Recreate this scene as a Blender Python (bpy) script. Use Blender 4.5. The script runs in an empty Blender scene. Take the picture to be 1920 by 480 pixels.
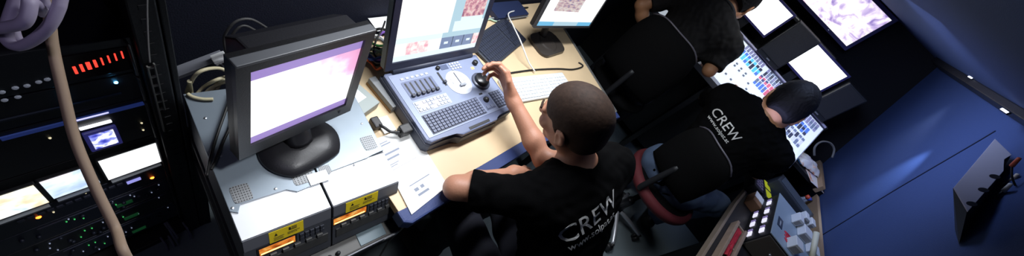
import bpy, bmesh, math, random
import numpy as np
from mathutils import Vector, Matrix, noise
from mathutils.bvhtree import BVHTree
random.seed(7)
SC = bpy.context.scene
COL = SC.collection
PI = math.pi
# ------------------------------------------------------------------ camera (wide lens, rolled and looking down)
FPX = 652.0
EYE = Vector((0, 0, 1.65))
RC = Matrix(((0.6040101932903589, -0.5890819702342747, 0.5367998870587143),
             (-0.31858219499148077, -0.7958552693831199, -0.5148978298939819),
             (0.7305320468232407, 0.13998865146870618, -0.6683757221983903)))   # world -> camera (x right, y down, z forward)
# make it exactly orthonormal
r2 = Vector(RC[2]).normalized(); r0 = Vector(RC[0]); r0 = (r0 - r2 * r0.dot(r2)).normalized(); r1 = r2.cross(r0)
RC = Matrix((r0, r1, r2))
cd = bpy.data.cameras.new('camera'); cam = bpy.data.objects.new('camera', cd); COL.objects.link(cam)
cd.sensor_fit = 'HORIZONTAL'; cd.sensor_width = 36; cd.lens = FPX * 36 / 1920; cd.clip_start = 0.02
M = Matrix((r0, -r1, -r2)).transposed().to_4x4(); M.translation = EYE
cam.matrix_world = M
SC.camera = cam

def ray(u, v):
    return RC.transposed() @ Vector(((u - 960) / FPX, (v - 240) / FPX, 1.0))
def on(u, v, ax, val):                       # the point of the plane axis=val seen at a place of the photograph
    d = ray(u, v); return EYE + d * ((val - EYE[ax]) / d[ax])
def onp(u, v, P, n):
    d = ray(u, v); n = Vector(n); return EYE + d * ((Vector(P) - EYE).dot(n) / d.dot(n))
def at(u, v, t): return EYE + ray(u, v) * t

# ------------------------------------------------------------------ materials
MATS = {}
def mat(name, col=(.5, .5, .5), rough=.5, metal=0., emit=None, es=1., bump=0., scale=60., var=0., spec=.5, alpha=None, coat=0.):
    if name in MATS: return MATS[name]
    m = bpy.data.materials.new(name); m.use_nodes = True
    nt = m.node_tree; b = nt.nodes['Principled BSDF']
    b.inputs['Base Color'].default_value = (*col, 1); b.inputs['Roughness'].default_value = rough
    b.inputs['Metallic'].default_value = metal; b.inputs['Specular IOR Level'].default_value = spec
    if coat: b.inputs['Coat Weight'].default_value = coat
    if emit:
        b.inputs['Emission Color'].default_value = (*emit, 1); b.inputs['Emission Strength'].default_value = es
    if bump or var:
        tc = nt.nodes.new('ShaderNodeTexCoord'); n = nt.nodes.new('ShaderNodeTexNoise')
        n.inputs['Scale'].default_value = scale; n.inputs['Detail'].default_value = 4
        nt.links.new(tc.outputs['Object'], n.inputs['Vector'])
        if bump:
            bp = nt.nodes.new('ShaderNodeBump'); bp.inputs['Strength'].default_value = bump; bp.inputs['Distance'].default_value = .004
            nt.links.new(n.outputs['Fac'], bp.inputs['Height']); nt.links.new(bp.outputs['Normal'], b.inputs['Normal'])
        if var:
            mx = nt.nodes.new('ShaderNodeMix'); mx.data_type = 'RGBA'
            mx.inputs['A'].default_value = (*[c * (1 - var) for c in col], 1); mx.inputs['B'].default_value = (*[min(1, c * (1 + var)) for c in col], 1)
            nt.links.new(n.outputs['Fac'], mx.inputs['Factor']); nt.links.new(mx.outputs['Result'], b.inputs['Base Color'])
    MATS[name] = m; return m

def screen_mat(name, stops, scale=6., strength=1.5, seed=0., stretch=(1, 1, 1), detail=3., dist=0.4, kind='noise'):
    """A lit picture: noise in object space through a colour ramp, emitted."""
    if name in MATS: return MATS[name]
    m = bpy.data.materials.new(name); m.use_nodes = True; nt = m.node_tree
    b = nt.nodes['Principled BSDF']; b.inputs['Base Color'].default_value = (.01, .01, .01, 1); b.inputs['Roughness'].default_value = .3
    tc = nt.nodes.new('ShaderNodeTexCoord'); mp = nt.nodes.new('ShaderNodeMapping')
    mp.inputs['Scale'].default_value = stretch; mp.inputs['Location'].default_value = (seed, seed * .7, seed * 1.3)
    n = nt.nodes.new('ShaderNodeTexNoise'); n.inputs['Scale'].default_value = scale; n.inputs['Detail'].default_value = detail; n.inputs['Distortion'].default_value = dist
    r = nt.nodes.new('ShaderNodeValToRGB')
    while len(r.color_ramp.elements) < len(stops): r.color_ramp.elements.new(.5)
    for e, (p, c) in zip(r.color_ramp.elements, stops): e.position = p; e.color = (*c, 1)
    L = nt.links.new
    L(tc.outputs['Object'], mp.inputs['Vector']); L(mp.outputs['Vector'], n.inputs['Vector']); L(n.outputs['Fac'], r.inputs['Fac'])
    L(r.outputs['Color'], b.inputs['Emission Color']); b.inputs['Emission Strength'].default_value = strength
    MATS[name] = m; return m

# ------------------------------------------------------------------ mesh helpers
def mesh_from_bm(name, bm, mats, smooth=False):
    me = bpy.data.meshes.new(name); bmesh.ops.recalc_face_normals(bm, faces=bm.faces); bm.to_mesh(me); bm.free()
    for m in (mats if isinstance(mats, (list, tuple)) else [mats]): me.materials.append(m)
    if smooth:
        me.polygons.foreach_set('use_smooth', [True] * len(me.polygons))
    return me
def obj(name, bm, mats, parent=None, smooth=False, Mx=None):
    o = bpy.data.objects.new(name, mesh_from_bm(name, bm, mats, smooth)); COL.objects.link(o)
    if smooth == 'auto':
        pass
    if parent is not None: o.parent = parent
    elif Mx is not None: o.matrix_world = Mx
    return o
def tag(o, label, cat, group=None, kind=None):
    o['label'] = label; o['category'] = cat
    if group: o['group'] = group
    if kind: o['kind'] = kind
    return o
def thing(name, label, cat, Mx=None, group=None):
    o = bpy.data.objects.new(name, None); COL.objects.link(o); o.empty_display_size = .05
    if Mx is not None: o.matrix_world = Mx
    return tag(o, label, cat, group)
def struct(o, label=None, cat=None):
    o['kind'] = 'structure'
    if label: o['label'] = label; o['category'] = cat
    return o
def frame(O, X, Y=None, Z=None):
    """4x4 from an origin and two directions"""
    X = Vector(X).normalized()
    if Y is not None:
        Y = Vector(Y); Y = (Y - X * Y.dot(X)).normalized(); Z = X.cross(Y)
    else:
        Z = Vector(Z); Z = (Z - X * Z.dot(X)).normalized(); Y = Z.cross(X)
    m = Matrix((X, Y, Z)).transposed().to_4x4(); m.translation = Vector(O); return m
def loc(x, y, z=0, rz=0): return Matrix.Translation((x, y, z)) @ Matrix.Rotation(rz, 4, 'Z')
BM = bmesh.new
def bx(bm, c, s, bev=0., rot=None, mi=0, seg=2):
    g = bmesh.ops.create_cube(bm, size=1.0); vs = g['verts']
    bmesh.ops.scale(bm, vec=s, verts=vs)
    if bev:
        es = list({e for v in vs for e in v.link_edges})
        r = bmesh.ops.bevel(bm, geom=es, offset=bev, segments=seg, affect='EDGES', profile=.6)
        vs = list({v for f in r['faces'] for v in f.verts} | {v for v in vs if v.is_valid})
    if rot is not None: bmesh.ops.rotate(bm, cent=(0, 0, 0), matrix=rot, verts=vs)
    bmesh.ops.translate(bm, vec=c, verts=vs)
    for f in {f for v in vs for f in v.link_faces}: f.material_index = mi
    return vs
def lohi(bm, a, b, bev=0., mi=0):
    c = [(p + q) / 2 for p, q in zip(a, b)]; s = [abs(q - p) for p, q in zip(a, b)]; return bx(bm, c, s, bev, None, mi)
def prism(bm, poly, z0, z1, bev=0., mi=0, axis='z', seg=2):
    """an outline in xy pushed from z0 to z1 (axis 'y': outline in xz pushed along y; 'x': outline in yz)"""
    def P(p, h):
        return {'z': (p[0], p[1], h), 'y': (p[0], h, p[1]), 'x': (h, p[0], p[1])}[axis]
    n = len(poly)
    a = [bm.verts.new(P(p, z0)) for p in poly]; b = [bm.verts.new(P(p, z1)) for p in poly]
    fs = [bm.faces.new(a[::-1]), bm.faces.new(b)]
    for i in range(n): fs.append(bm.faces.new((a[i], a[(i + 1) % n], b[(i + 1) % n], b[i])))
    for f in fs: f.material_index = mi
    if bev:
        es = list({e for f in fs[:2] for e in f.edges})
        r = bmesh.ops.bevel(bm, geom=es, offset=bev, segments=seg, affect='EDGES', profile=.6)
        for f in r['faces']: f.material_index = mi
    return fs
def catmull(pts, n=8, closed=False):
    P = [Vector(p) for p in pts]; out = []
    m = len(P)
    for i in range(m if closed else m - 1):
        if closed: p0, p1, p2, p3 = P[(i - 1) % m], P[i], P[(i + 1) % m], P[(i + 2) % m]
        else: p0, p1, p2, p3 = P[max(i - 1, 0)], P[i], P[i + 1], P[min(i + 2, m - 1)]
        for k in range(n):
            t = k / n
            out.append(.5 * ((2 * p1) + (p2 - p0) * t + (2 * p0 - 5 * p1 + 4 * p2 - p3) * t * t + (3 * p1 - p0 - 3 * p2 + p3) * t ** 3))
    if not closed: out.append(P[-1])
    return out
def tube(bm, pts, r, n=8, sm=0, closed=False, mi=0):
    P = catmull(pts, sm, closed) if sm else [Vector(p) for p in pts]
    rr = r if isinstance(r, (list, tuple)) else None
    m = len(P); rings = []; up = None
    for i, p in enumerate(P):
        if closed: d = P[(i + 1) % m] - P[(i - 1) % m]
        else: d = P[min(i + 1, m - 1)] - P[max(i - 1, 0)]
        d.normalize()
        if up is None: up = Vector((0, 0, 1)) if abs(d.z) < .9 else Vector((1, 0, 0))
        up = (up - d * up.dot(d)).normalized(); s = d.cross(up)
        ra = r if rr is None else rr[0] + (rr[-1] - rr[0]) * i / (m - 1)
        rings.append([bm.verts.new(p + (up * math.cos(2 * PI * k / n) + s * math.sin(2 * PI * k / n)) * ra) for k in range(n)])
    for i in range(m if closed else m - 1):
        A, B = rings[i], rings[(i + 1) % m]
        off = 0
        if closed and i == m - 1:
            off = min(range(n), key=lambda o: (A[0].co - B[o].co).length)
        for k in range(n):
            f = bm.faces.new((A[k], A[(k + 1) % n], B[(k + 1 + off) % n], B[(k + off) % n])); f.material_index = mi; f.smooth = True
    if not closed:
        for f in (bm.faces.new(rings[0][::-1]), bm.faces.new(rings[-1])): f.material_index = mi
def lathe(bm, prof, n=24, c=(0, 0, 0), mi=0, rot=None):
    """profile of (radius, z) turned about z"""
    vs = []
    rings = []
    for r, z in prof:
        ring = [bm.verts.new((r * math.cos(2 * PI * k / n), r * math.sin(2 * PI * k / n), z)) for k in range(n)]
        rings.append(ring); vs += ring
    fs = []
    for A, B in zip(rings, rings[1:]):
        for k in range(n): fs.append(bm.faces.new((A[k], A[(k + 1) % n], B[(k + 1) % n], B[k])))
    fs.append(bm.faces.new(rings[0][::-1])); fs.append(bm.faces.new(rings[-1]))
    for f in fs: f.material_index = mi
    if rot is not None: bmesh.ops.rotate(bm, cent=(0, 0, 0), matrix=rot, verts=vs)
    bmesh.ops.translate(bm, vec=c, verts=vs)
def grid_plate(bm, x0, x1, y0, y1, z, nx, ny, th=.002, mi=0, gap=.25, jit=None):
    """rows of little raised caps (a keyboard's or a panel's keys)"""
    w, h = (x1 - x0) / nx, (y1 - y0) / ny
    for i in range(nx):
        for j in range(ny):
            lohi(bm, (x0 + w * (i + gap / 2), y0 + h * (j + gap / 2), z), (x0 + w * (i + 1 - gap / 2), y0 + h * (j + 1 - gap / 2), z + th), 0, mi if jit is None else jit(i, j))
def rrect(x0, x1, y0, y1, r, n=5):
    out = []
    for cx, cy, a in ((x1 - r, y1 - r, 0), (x0 + r, y1 - r, 90), (x0 + r, y0 + r, 180), (x1 - r, y0 + r, 270)):
        for k in range(n + 1):
            t = math.radians(a + 90 * k / n); out.append((cx + r * math.cos(t), cy + r * math.sin(t)))
    return out
def text_bm(txt, size, ext=.0005, align='CENTER'):
    cu = bpy.data.curves.new('text_curve', 'FONT'); cu.body = txt; cu.size = size; cu.extrude = ext; cu.align_x = align; cu.resolution_u = 3
    o = bpy.data.objects.new('text_tmp', cu); COL.objects.link(o)
    dg = bpy.context.evaluated_depsgraph_get(); me = bpy.data.meshes.new_from_object(o.evaluated_get(dg))
    bm = BM(); bm.from_mesh(me)
    bpy.data.objects.remove(o); bpy.data.curves.remove(cu); bpy.data.meshes.remove(me)
    return bm
def copy_tree(o, parent=None, Mx=None):
    c = o.copy(); COL.objects.link(c); c.parent = parent
    if Mx is not None: c.matrix_world = Mx
    for ch in [k for k in bpy.data.objects if k.parent is o]: copy_tree(ch, c)
    return c

# ------------------------------------------------------------------ common materials
BLACK = mat('black_plastic', (.012, .012, .014), .45, bump=.15, scale=400)
DARK = mat('dark_metal', (.02, .021, .025), .5, .3)
GREY = mat('grey_paint', (.30, .33, .36), .5, var=.06, scale=20)
STEEL = mat('steel', (.45, .47, .5), .32, .9)
CHROME = mat('chrome', (.75, .76, .8), .12, 1.)
WHITE = mat('white_plastic', (.78, .79, .8), .4)
KEYDK = mat('dark_keys', (.035, .038, .05), .45)
LED_B = mat('blue_led', (.02, .1, .3), emit=(.1, .5, 1.), es=14)
LED_R = mat('red_led', (.3, .02, .02), emit=(1., .05, .03), es=1.6)
LED_G = mat('green_led', (.02, .2, .05), emit=(.1, 1., .25), es=.45)
LED_W = mat('white_led', (.3, .3, .4), emit=(.6, .7, 1.), es=.3)
# ================================================================== THE ROOM
NAVY = mat('navy_fabric', (.006, .009, .028), .9, bump=.3, scale=250)
BLUEF = mat('blue_fabric', (.030, .060, .175), .85, bump=.35, scale=300, var=.12)
BLKF = mat('black_fabric', (.004, .004, .006), .95, bump=.3, scale=200)
FLOORM = mat('grey_vinyl', (.17, .21, .23), .55, bump=.1, scale=120, var=.15)
CEIL = 1.85
XR, YB, XL = 3.45, .80, -1.0
def wy(z): return -.99 - (CEIL - z) * .36           # the blue wall's fabric leans out towards the floor
bm = BM(); lohi(bm, (XL, wy(0) - .1, -.1), (XR + .1, YB + .1, 0)); struct(obj('floor', bm, FLOORM), 'grey vinyl floor between the desk and the swivel chairs', 'floor')
bm = BM(); lohi(bm, (XL, YB, 0), (XR + .1, YB + .1, CEIL)); struct(obj('wall_back', bm, NAVY), 'dark navy wall behind the desk', 'wall')
bm = BM(); lohi(bm, (XR, wy(0) - .1, 0), (XR + .1, YB, CEIL)); struct(obj('wall_right', bm, BLKF), 'black wall behind the monitors', 'wall')
bm = BM(); lohi(bm, (XL - .1, wy(0) - .1, 0), (XL, YB + .1, CEIL)); struct(obj('wall_left', bm, BLKF), 'black wall behind the camera side', 'wall')
bm = BM(); prism(bm, [(wy(0), 0), (wy(CEIL), CEIL), (wy(CEIL) - .12, CEIL), (wy(0) - .12, 0)], XL, XR, axis='x')
struct(obj('wall_front', bm, BLUEF), 'blue fabric wall with a bright streak of light', 'wall')
bm = BM(); lohi(bm, (XL, wy(CEIL) - .12, CEIL), (XR + .1, YB + .1, CEIL + .06)); struct(obj('ceiling', bm, BLUEF), 'dark blue fabric ceiling', 'ceiling')
bm = BM(); lohi(bm, (XL, wy(CEIL) - .0, CEIL - .03), (XR - .12, wy(CEIL) + .085, CEIL), .004); struct(obj('trim_1', bm, BLACK), 'black trim where blue wall meets ceiling', 'trim')
WN = Vector((0, 1, -.36)).normalized()               # into the room
WP = Vector((0, wy(0), 0))
a, b = onp(1560, 430, WP, WN), onp(1830, 268, WP, WN)
bm = BM(); pts = catmull([a + (a - b) * .5, a, (a + b) / 2 + Vector((.01, 0, 0)), b, b + (b - a) * .1], 6); tube(bm, [p + WN * .001 for p in pts], .0028, 6)
struct(obj('trim_2', bm, mat('seam_thread', (.004, .008, .03), .9)), 'thin dark seam running up the blue wall', 'seam')
# three little lamps let into the trim
for u, v, w in ((1779, 106, .035), (1821, 146, .048), (1885, 209, .056)):
    p = on(u, v, 1, wy(CEIL) + .086)
    lab = {1779: 'small dim ceiling lamp closest to the dark corner of the blue wall', 1821: 'middle one of three small white lamps in the ceiling trim',
           1885: 'brightest small white lamp, in the ceiling trim above the perforated box'}[u]
    t = thing('ceiling_lamp', lab, 'lamp', Matrix.Translation(p), 'lamps along the ceiling trim')
    bm = BM(); lohi(bm, (-w / 2 - .004, -.004, -.0065), (w / 2 + .004, .004, .0065), .002); obj('housing', bm, BLACK, t)
    bm = BM(); lohi(bm, (-w / 2, .0035, -.0038), (w / 2, .006, .0038), .001)
    obj('diffuser', bm, mat('lamp_diffuser_%d' % (u == 1779), (.5, .5, .6), .4, emit=(.75, .8, 1.), es=(.5 if u == 1779 else 6)), t)

# ================================================================== LEFT EQUIPMENT RACK (turned a few degrees)
RO = Vector((-.155, .55, 0)); RX = Vector((.996, .09, 0)).normalized(); RY = Vector((-.09, .996, 0)).normalized()
RM = frame(RO, RX, RY)
def rk(u, v, off=0.):
    p = onp(u, v, RO + RY * off, RY) - RO; return p.dot(RX), p.z
RACKBLK = mat('rack_black', (.010, .010, .012), .5, .2, bump=.1, scale=150)
t = thing('equipment_rack', 'tall black equipment rack full of lit devices beside the grey recorders', 'rack', RM)
for x in (-.245, .262):
    bm = BM(); lohi(bm, (x - .018, -.012, .0), (x + .018, .02, 1.45), .003)
    for k in range(48):
        lohi(bm, (x - .005, -.0135, .03 + k * .029), (x + .005, -.012, .04 + k * .029))
    obj('front_post', bm, RACKBLK, t)
    bm = BM(); lohi(bm, (x - .018, .165, .0), (x + .018, .18, 1.45), .003); obj('rear_post', bm, RACKBLK, t)
bm = BM(); lohi(bm, (.282, -.012, 0), (.292, .18, 1.46), .002); obj('side_panel', bm, RACKBLK, t)
bm = BM(); lohi(bm, (-.27, -.012, 1.45), (.292, .18, 1.47), .003); obj('top', bm, RACKBLK, t)
bm = BM(); lohi(bm, (-.26, -.0, .0), (.28, .18, .03), .003); obj('base', bm, RACKBLK, t)
# ladder-like cable lacing bar on the right post
a = Vector((rk(275, 118)[0] + .006, -.016, 0))
bm = BM(); z0, z1 = rk(300, 235)[1], .945
lohi(bm, (.248, -.019, z0), (.2505, -.0145, z1), .0005); lohi(bm, (.2575, -.019, .80), (.260, -.0145, z1 + .004), .0005)
for k in range(6): lohi(bm, (.2505, -.0185, .803 + k * .027), (.2575, -.015, .807 + k * .027))
o = obj('cable_lacing_bar', bm, mat('lacing_bar', (.16, .16, .15), .5, .3), t); o['label'] = 'pale ladder-shaped cable lacing bar'
FACE = mat('rack_face', (.014, .015, .02), .45, .2, var=.2, scale=40)
FACE2 = mat('rack_face_blue', (.018, .022, .04), .45, .2, var=.2, scale=40)
x0, x1 = -.225, .243
def unit(name, label, cat, z0, z1, m=FACE, depth=.16, group=None):
    u = thing(name, label, cat, RM, group)
    bm = BM(); lohi(bm, (x0, .0, z0 + .001), (x1, depth, z1 - .001), .0015); obj('chassis', bm, m, u)
    for x in (x0 + .008, x1 - .008):
        bm = BM(); tube(bm, [(x, .001, z0 + .004), (x, -.012, z0 + .006), (x, -.012, z1 - .006), (x, .001, z1 - .004)], .002, 6); obj('ear_handle', bm, DARK, u)
    return u
def leds(par, pts, m, r=.0022, name='indicator_light'):
    for x, z in pts:
        bm = BM(); lathe(bm, [(r, 0), (r, .0015), (r * .6, .0028)], 8, rot=Matrix.Rotation(PI / 2, 3, 'X')); bmesh.ops.translate(bm, vec=(x, -.0002, z), verts=bm.verts)
        obj(name, bm, m, par)
# patch bay with pale round buttons at top left
u = unit('button_panel', 'rack panel with two rows of pale round buttons, topmost in the rack', 'button panel', .915, .96 + .045, depth=.1)
pts = [rk(*p) for p in ((3, 172), (28, 164), (50, 160), (8, 187), (33, 181), (72, 153), (88, 148))]
leds(u, [(x, z) for x, z in pts], mat('pale_button', (.25, .27, .32), .4, emit=(.5, .55, .7), es=.12), .0034, 'button')
bm = BM(); lohi(bm, (.155, -.0015, .925), (.24, .001, .985), .001); o = obj('display_window', bm, mat('smoked_window', (.01, .004, .005), .15), u)
xs = [rk(140 + 12.6 * k, 130 - 4.1 * k) for k in range(8)]
for k, (x, z) in enumerate(xs):
    bm = BM(); w = .0036 if k in (0, 1, 3) else (.0050 if k == 2 else .0022)
    h = .009
    lohi(bm, (x - w / 2, -.0026, z - h), (x + w / 2, -.0014, z + h), .0006)
    obj('red_segment', bm, LED_R, u)
u = unit('rack_amplifier', 'plain dark rack unit with two blue pilot lights below the red display', 'rack unit', .835, .913, FACE)
leds(u, [rk(217, 154), rk(123, 184)], LED_B, .0026)
bm = BM(); lohi(bm, (.0, -.003, .862), (.21, .001, .866)); obj('trim_strip', bm, FACE2, u)
# small preview unit
u = unit('preview_unit', 'rack unit with one tiny lit picture screen and light strips above it', 'rack unit', .69, .833, FACE)
STRIP = mat('light_strip', (.3, .3, .35), .4, emit=(.55, .55, 1.), es=1.3)
for (a, b, h, es) in (((133, 226), (202, 208), .004, 0), ((148, 241), (208, 225), .0055, 1)):
    p, q = rk(*a), rk(*b); bm = BM(); lohi(bm, (p[0], -.004, (p[1] + q[1]) / 2 - h / 2), (q[0], 0, (p[1] + q[1]) / 2 + h / 2), .001)
    obj('light_strip', bm, STRIP if not es else mat('light_strip_white', (.5, .5, .55), .4, emit=(.95, .95, 1.), es=3.), u)
bm = BM(); lohi(bm, (.06, -.003, .812), (.235, 0, .822), .001); obj('blue_lit_slot', bm, mat('blue_slot', (.03, .05, .16), .4, emit=(.05, .1, .5), es=.15), u)
p, q = rk(158, 252), rk(214, 266)
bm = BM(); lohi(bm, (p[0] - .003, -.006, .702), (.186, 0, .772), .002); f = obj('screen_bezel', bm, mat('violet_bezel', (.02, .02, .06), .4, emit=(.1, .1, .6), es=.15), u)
bm = BM(); lohi(bm, (p[0] + .003, -.0072, .712), (.180, -.006, .764))
obj('screen', bm, screen_mat('mini_picture', [(.3, (.05, .06, .5)), (.46, (.35, .4, 1.)), (.55, (1, 1, 1)), (.75, (.7, .8, 1.))], 70, 1.2, 1.3), f)
leds(u, [rk(180, 243), rk(205, 240)], mat('amber_led', (.3, .2, .02), emit=(1., .7, .1), es=2), .0016)
leds(u, [rk(93, 258), rk(265, 230), rk(268, 243)], mat('warm_led', (.3, .25, .2), emit=(.9, .8, .5), es=.8), .0018)
# triple monitor unit
u = unit('triple_monitor_unit', 'rack unit with three bright small screens side by side', 'rack monitors', .545, .688, RACKBLK)
def scr(px, z0, z1, m, xa, xb):
    bm = BM(); prism(bm, rrect(xa - .004, xb + .004, z0 - .004, z1 + .004, .003, 2), -.006, 0, 0, axis='y'); f = obj('screen_frame', bm, RACKBLK, u)
    bm = BM(); lohi(bm, (xa, -.0072, z0), (xb, -.006, z1)); obj('screen', bm, m, f)
    bm = BM(); lohi(bm, (xa + .002, -.014, z0 - .012), (xb - .002, -.004, z0 - .006), .001); obj('lower_lip', bm, mat('pale_lip', (.12, .13, .15), .4), f)
scr(0, .566, .652, screen_mat('warm_picture', [(.25, (.95, .6, .35)), (.42, (1, .85, .6)), (.55, (.95, 1, 1)), (.72, (.6, .75, .85))], 28, 1.15, .3), -.018, .052)
scr(0, .573, .655, screen_mat('cool_picture', [(.3, (.45, .6, .95)), (.48, (.7, .85, 1.)), (.62, (1, .9, .98)), (.8, (.8, .9, 1))], 22, 1.15, 2.3), .060, .128)
scr(0, .570, .662, screen_mat('white_picture', [(.2, (.85, .95, 1.)), (.6, (1, 1, 1)), (.85, (.95, .95, 1))], 14, 1.5, 4.3), .141, .233)
leds(u, [rk(100, 397), rk(160, 361), rk(240, 330)], mat('warm_led', (.3, .25, .2)), .0016)
# processor units below, each with its own lights
def knobs(par, pts, m=FACE2, r=.004):
    for x, z in pts:
        bm = BM(); lathe(bm, [(r, 0), (r, .004), (r * .85, .007), (0.0004, .0072)], 12, rot=Matrix.Rotation(PI / 2, 3, 'X')); bmesh.ops.translate(bm, vec=(x, 0, z), verts=bm.verts); obj('button', bm, m, par, True)
u = unit('signal_router', 'rack unit with a red and orange alarm light directly below the three screens', 'rack unit', .462, .543, FACE2)
leds(u, [rk(72, 407), rk(285, 333)], mat('alarm_led', (.4, .05, .0), emit=(1., .18, .02), es=6), .004)
bm = BM(); lohi(bm, (.165, -.002, .505), (.19, 0, .517)); obj('display_window', bm, mat('violet_window', (.1, .1, .3), .4, emit=(.4, .4, 1.), es=.8), u)
for k in range(12): 
    bm = BM(); lohi(bm, (-.0 + k * .0135, -.003, .515), (.010 + k * .0135, 0, .524), .0008); obj('key', bm, mat('slate_keys', (.05, .055, .09), .4), u)
rows = [(.38, .46, 'rack unit with green meter lights under the alarm light unit'), (.285, .378, 'rack unit with scattered green and white lights, second from the floor'),
        (.17, .283, 'lowest visible rack unit, behind the pale cable ends')]
for i, (z0, z1, lab) in enumerate(rows):
    u = unit('signal_processor', lab, 'rack unit', z0, z1, FACE2 if i % 2 == 0 else FACE, group='signal processors low in the rack')
    R = random.Random(i)
    g = [(.05 + .012 * k, (z0 + z1) / 2 + R.uniform(-.02, .02)) for k in range(3)] + [(R.uniform(.1, .22), R.uniform(z0 + .012, z1 - .012)) for _ in range(3)]
    leds(u, g[:4], LED_G, .0014); leds(u, [(R.uniform(.0, .22), R.uniform(z0 + .012, z1 - .012)) for _ in range(7)], LED_W, .0014)
    knobs(u, [(R.uniform(-.02, .22), R.uniform(z0 + .015, z1 - .015)) for _ in range(9)])
    bm = BM(); lohi(bm, (.01, -.002, z1 - .012), (.225, 0, z1 - .0085)); obj('trim_strip', bm, mat('slate_keys', ()), u)
    bm = BM(); lohi(bm, (.13, -.0025, z0 + .02), (.16, 0, z0 + .034)); obj('display_window', bm, mat('green_window', (.01, .04, .02), .3, emit=(.05, .5, .15), es=.05), u)
# cable ends at the lower right of the rack
for k, (a, b) in enumerate((((318, 432), (340, 470)), ((322, 430), (334, 446)), ((352, 430), (364, 478)), ((356, 436), (362, 452)), ((310, 458), (318, 480)), ((324, 455), (330, 474)))):
    p, q = onp(*a, RO - RY * .03, RY), onp(*b, RO - RY * .03, RY)
    bm = BM(); tube(bm, [p + RY * .03, p + RY * .01, p, (p + q) / 2 - RY * .008, q], .0026, 7, 4)
    tag(obj('patch_cable', bm, mat('pale_grey_cable', (.22, .22, .30), .5)), ['longest pale patch cable at the lower right of the rack', 'short pale patch cable crossing the longest one by the rack',
        'bluish patch cable hanging nearest the rack post', 'short patch cable beside the bluish one near the rack post', 'patch cable end lowest at the bottom edge, left of its neighbours',
        'patch cable end between the long pale cable and the lowest one'][k], 'cable', 'pale patch cables at the rack')
# thick bundle of pale cable hanging in loops, and the long beige cable
LIL = mat('lilac_cable', (.52, .46, .62), .5, bump=.1, scale=60); BEI = mat('beige_cable', (.50, .36, .25), .55, bump=.1, scale=60); CRM = mat('cream_cable', (.62, .56, .36), .5)
def cable_px(name, label, px, t0, r, m, par=None, n=10, group=None, cat='cable', top=True, bottom=False):
    """a hanging cable through places of the picture at given distances"""
    pts = [at(u, v, t0 if not isinstance(t0, (list, tuple)) else t0[0] + (t0[1] - t0[0]) * i / (len(px) - 1)) for i, (u, v) in enumerate(px)]
    if top: d_ = pts[0] - pts[1]; k_ = (CEIL - .004 - pts[0].z) / max(d_.z, .02); pts.insert(0, pts[0] + d_ * min(k_, 6) if d_.z > .02 else Vector((pts[0].x, pts[0].y, CEIL - .004)))
    if bottom: pts += [Vector((pts[-1].x + .01, pts[-1].y - .02, .4)), Vector((pts[-1].x + .01, pts[-1].y - .03, .006))]
    bm = BM(); tube(bm, pts, r, 10, n); return tag(obj(name, bm, m), label, cat, group)
cable_px('power_cable', 'long beige cable hanging diagonally down in front of the rack', [(88, -60), (92, 0), (98, 80), (120, 180), (142, 265), (178, 350), (215, 425), (262, 520)], [.39, .44], .0050, BEI, bottom=True)
cable_px('hanging_cable', 'thick lilac cable loop swinging behind the beige cable top', [(128, -60), (108, 20), (80, 62), (40, 86), (16, 78), (14, 50), (30, 0), (46, -50)], .36, .0052, LIL, group='looped cables at top left')
cable_px('hanging_cable', 'inner lilac cable loop at the top left corner', [(52, -60), (56, 5), (46, 40), (18, 50), (-30, 56)], .34, .0056, LIL, group='looped cables at top left')
cable_px('hanging_cable', 'short lilac cable dropping between the two loops at top left', [(34, -60), (28, 10), (24, 52), (34, 78), (52, 84)], .37, .0048, LIL, group='looped cables at top left')
# thin dark cable in front of the lacing bar
cable_px('thin_cable', 'thin grey cable rising along the rack post above the lacing bar', [(277, -40), (276, 20), (278, 80), (281, 118)], .50, .0012, mat('dim_cable', (.07, .07, .07), .6), top=False)
# ================================================================== THE DESK
ZD = .74
WOOD = mat('pale_wood', (.66, .50, .31), .45, var=.10, scale=9, bump=.03)
t = thing('desk', 'pale wood desk with a blue padded front edge and aluminium end strip', 'desk', Matrix.Translation((0, 0, 0)))
desk = t
top = [(.43, .125), (1.05, .125), (1.735, .005), (1.895, .66), (1.895, .785), (.95, .785), (.80, .72), (.43, .66)]
bm = BM(); prism(bm, top, ZD - .028, ZD, .002); obj('tabletop', bm, WOOD, t)
BUMP = mat('blue_padding', (.022, .042, .15), .6, bump=.2, scale=200)
bm = BM(); pl = [(.425, .135), (.425, .10), (.445, .085), (1.06, .083), (1.74, -.035), (1.745, .0), (1.05, .125), (.45, .125)]
prism(bm, pl, ZD - .045, ZD + .002, .006); obj('padded_edge', bm, BUMP, t)
bm = BM(); prism(bm, [(1.735, .0), (1.752, .0), (1.912, .66), (1.912, .795), (1.895, .795), (1.895, .66)], ZD - .03, ZD + .003, .002); o = obj('end_strip', bm, mat('brushed_aluminium', (.42, .43, .42), .4, .8), t)
for x, y in ((.48, .17), (1.66, .09), (.48, .62), (1.85, .76)):
    bm = BM(); lohi(bm, (x - .02, y - .02, 0), (x + .02, y + .02, ZD - .028), .003); obj('leg', bm, DARK, t)
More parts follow.
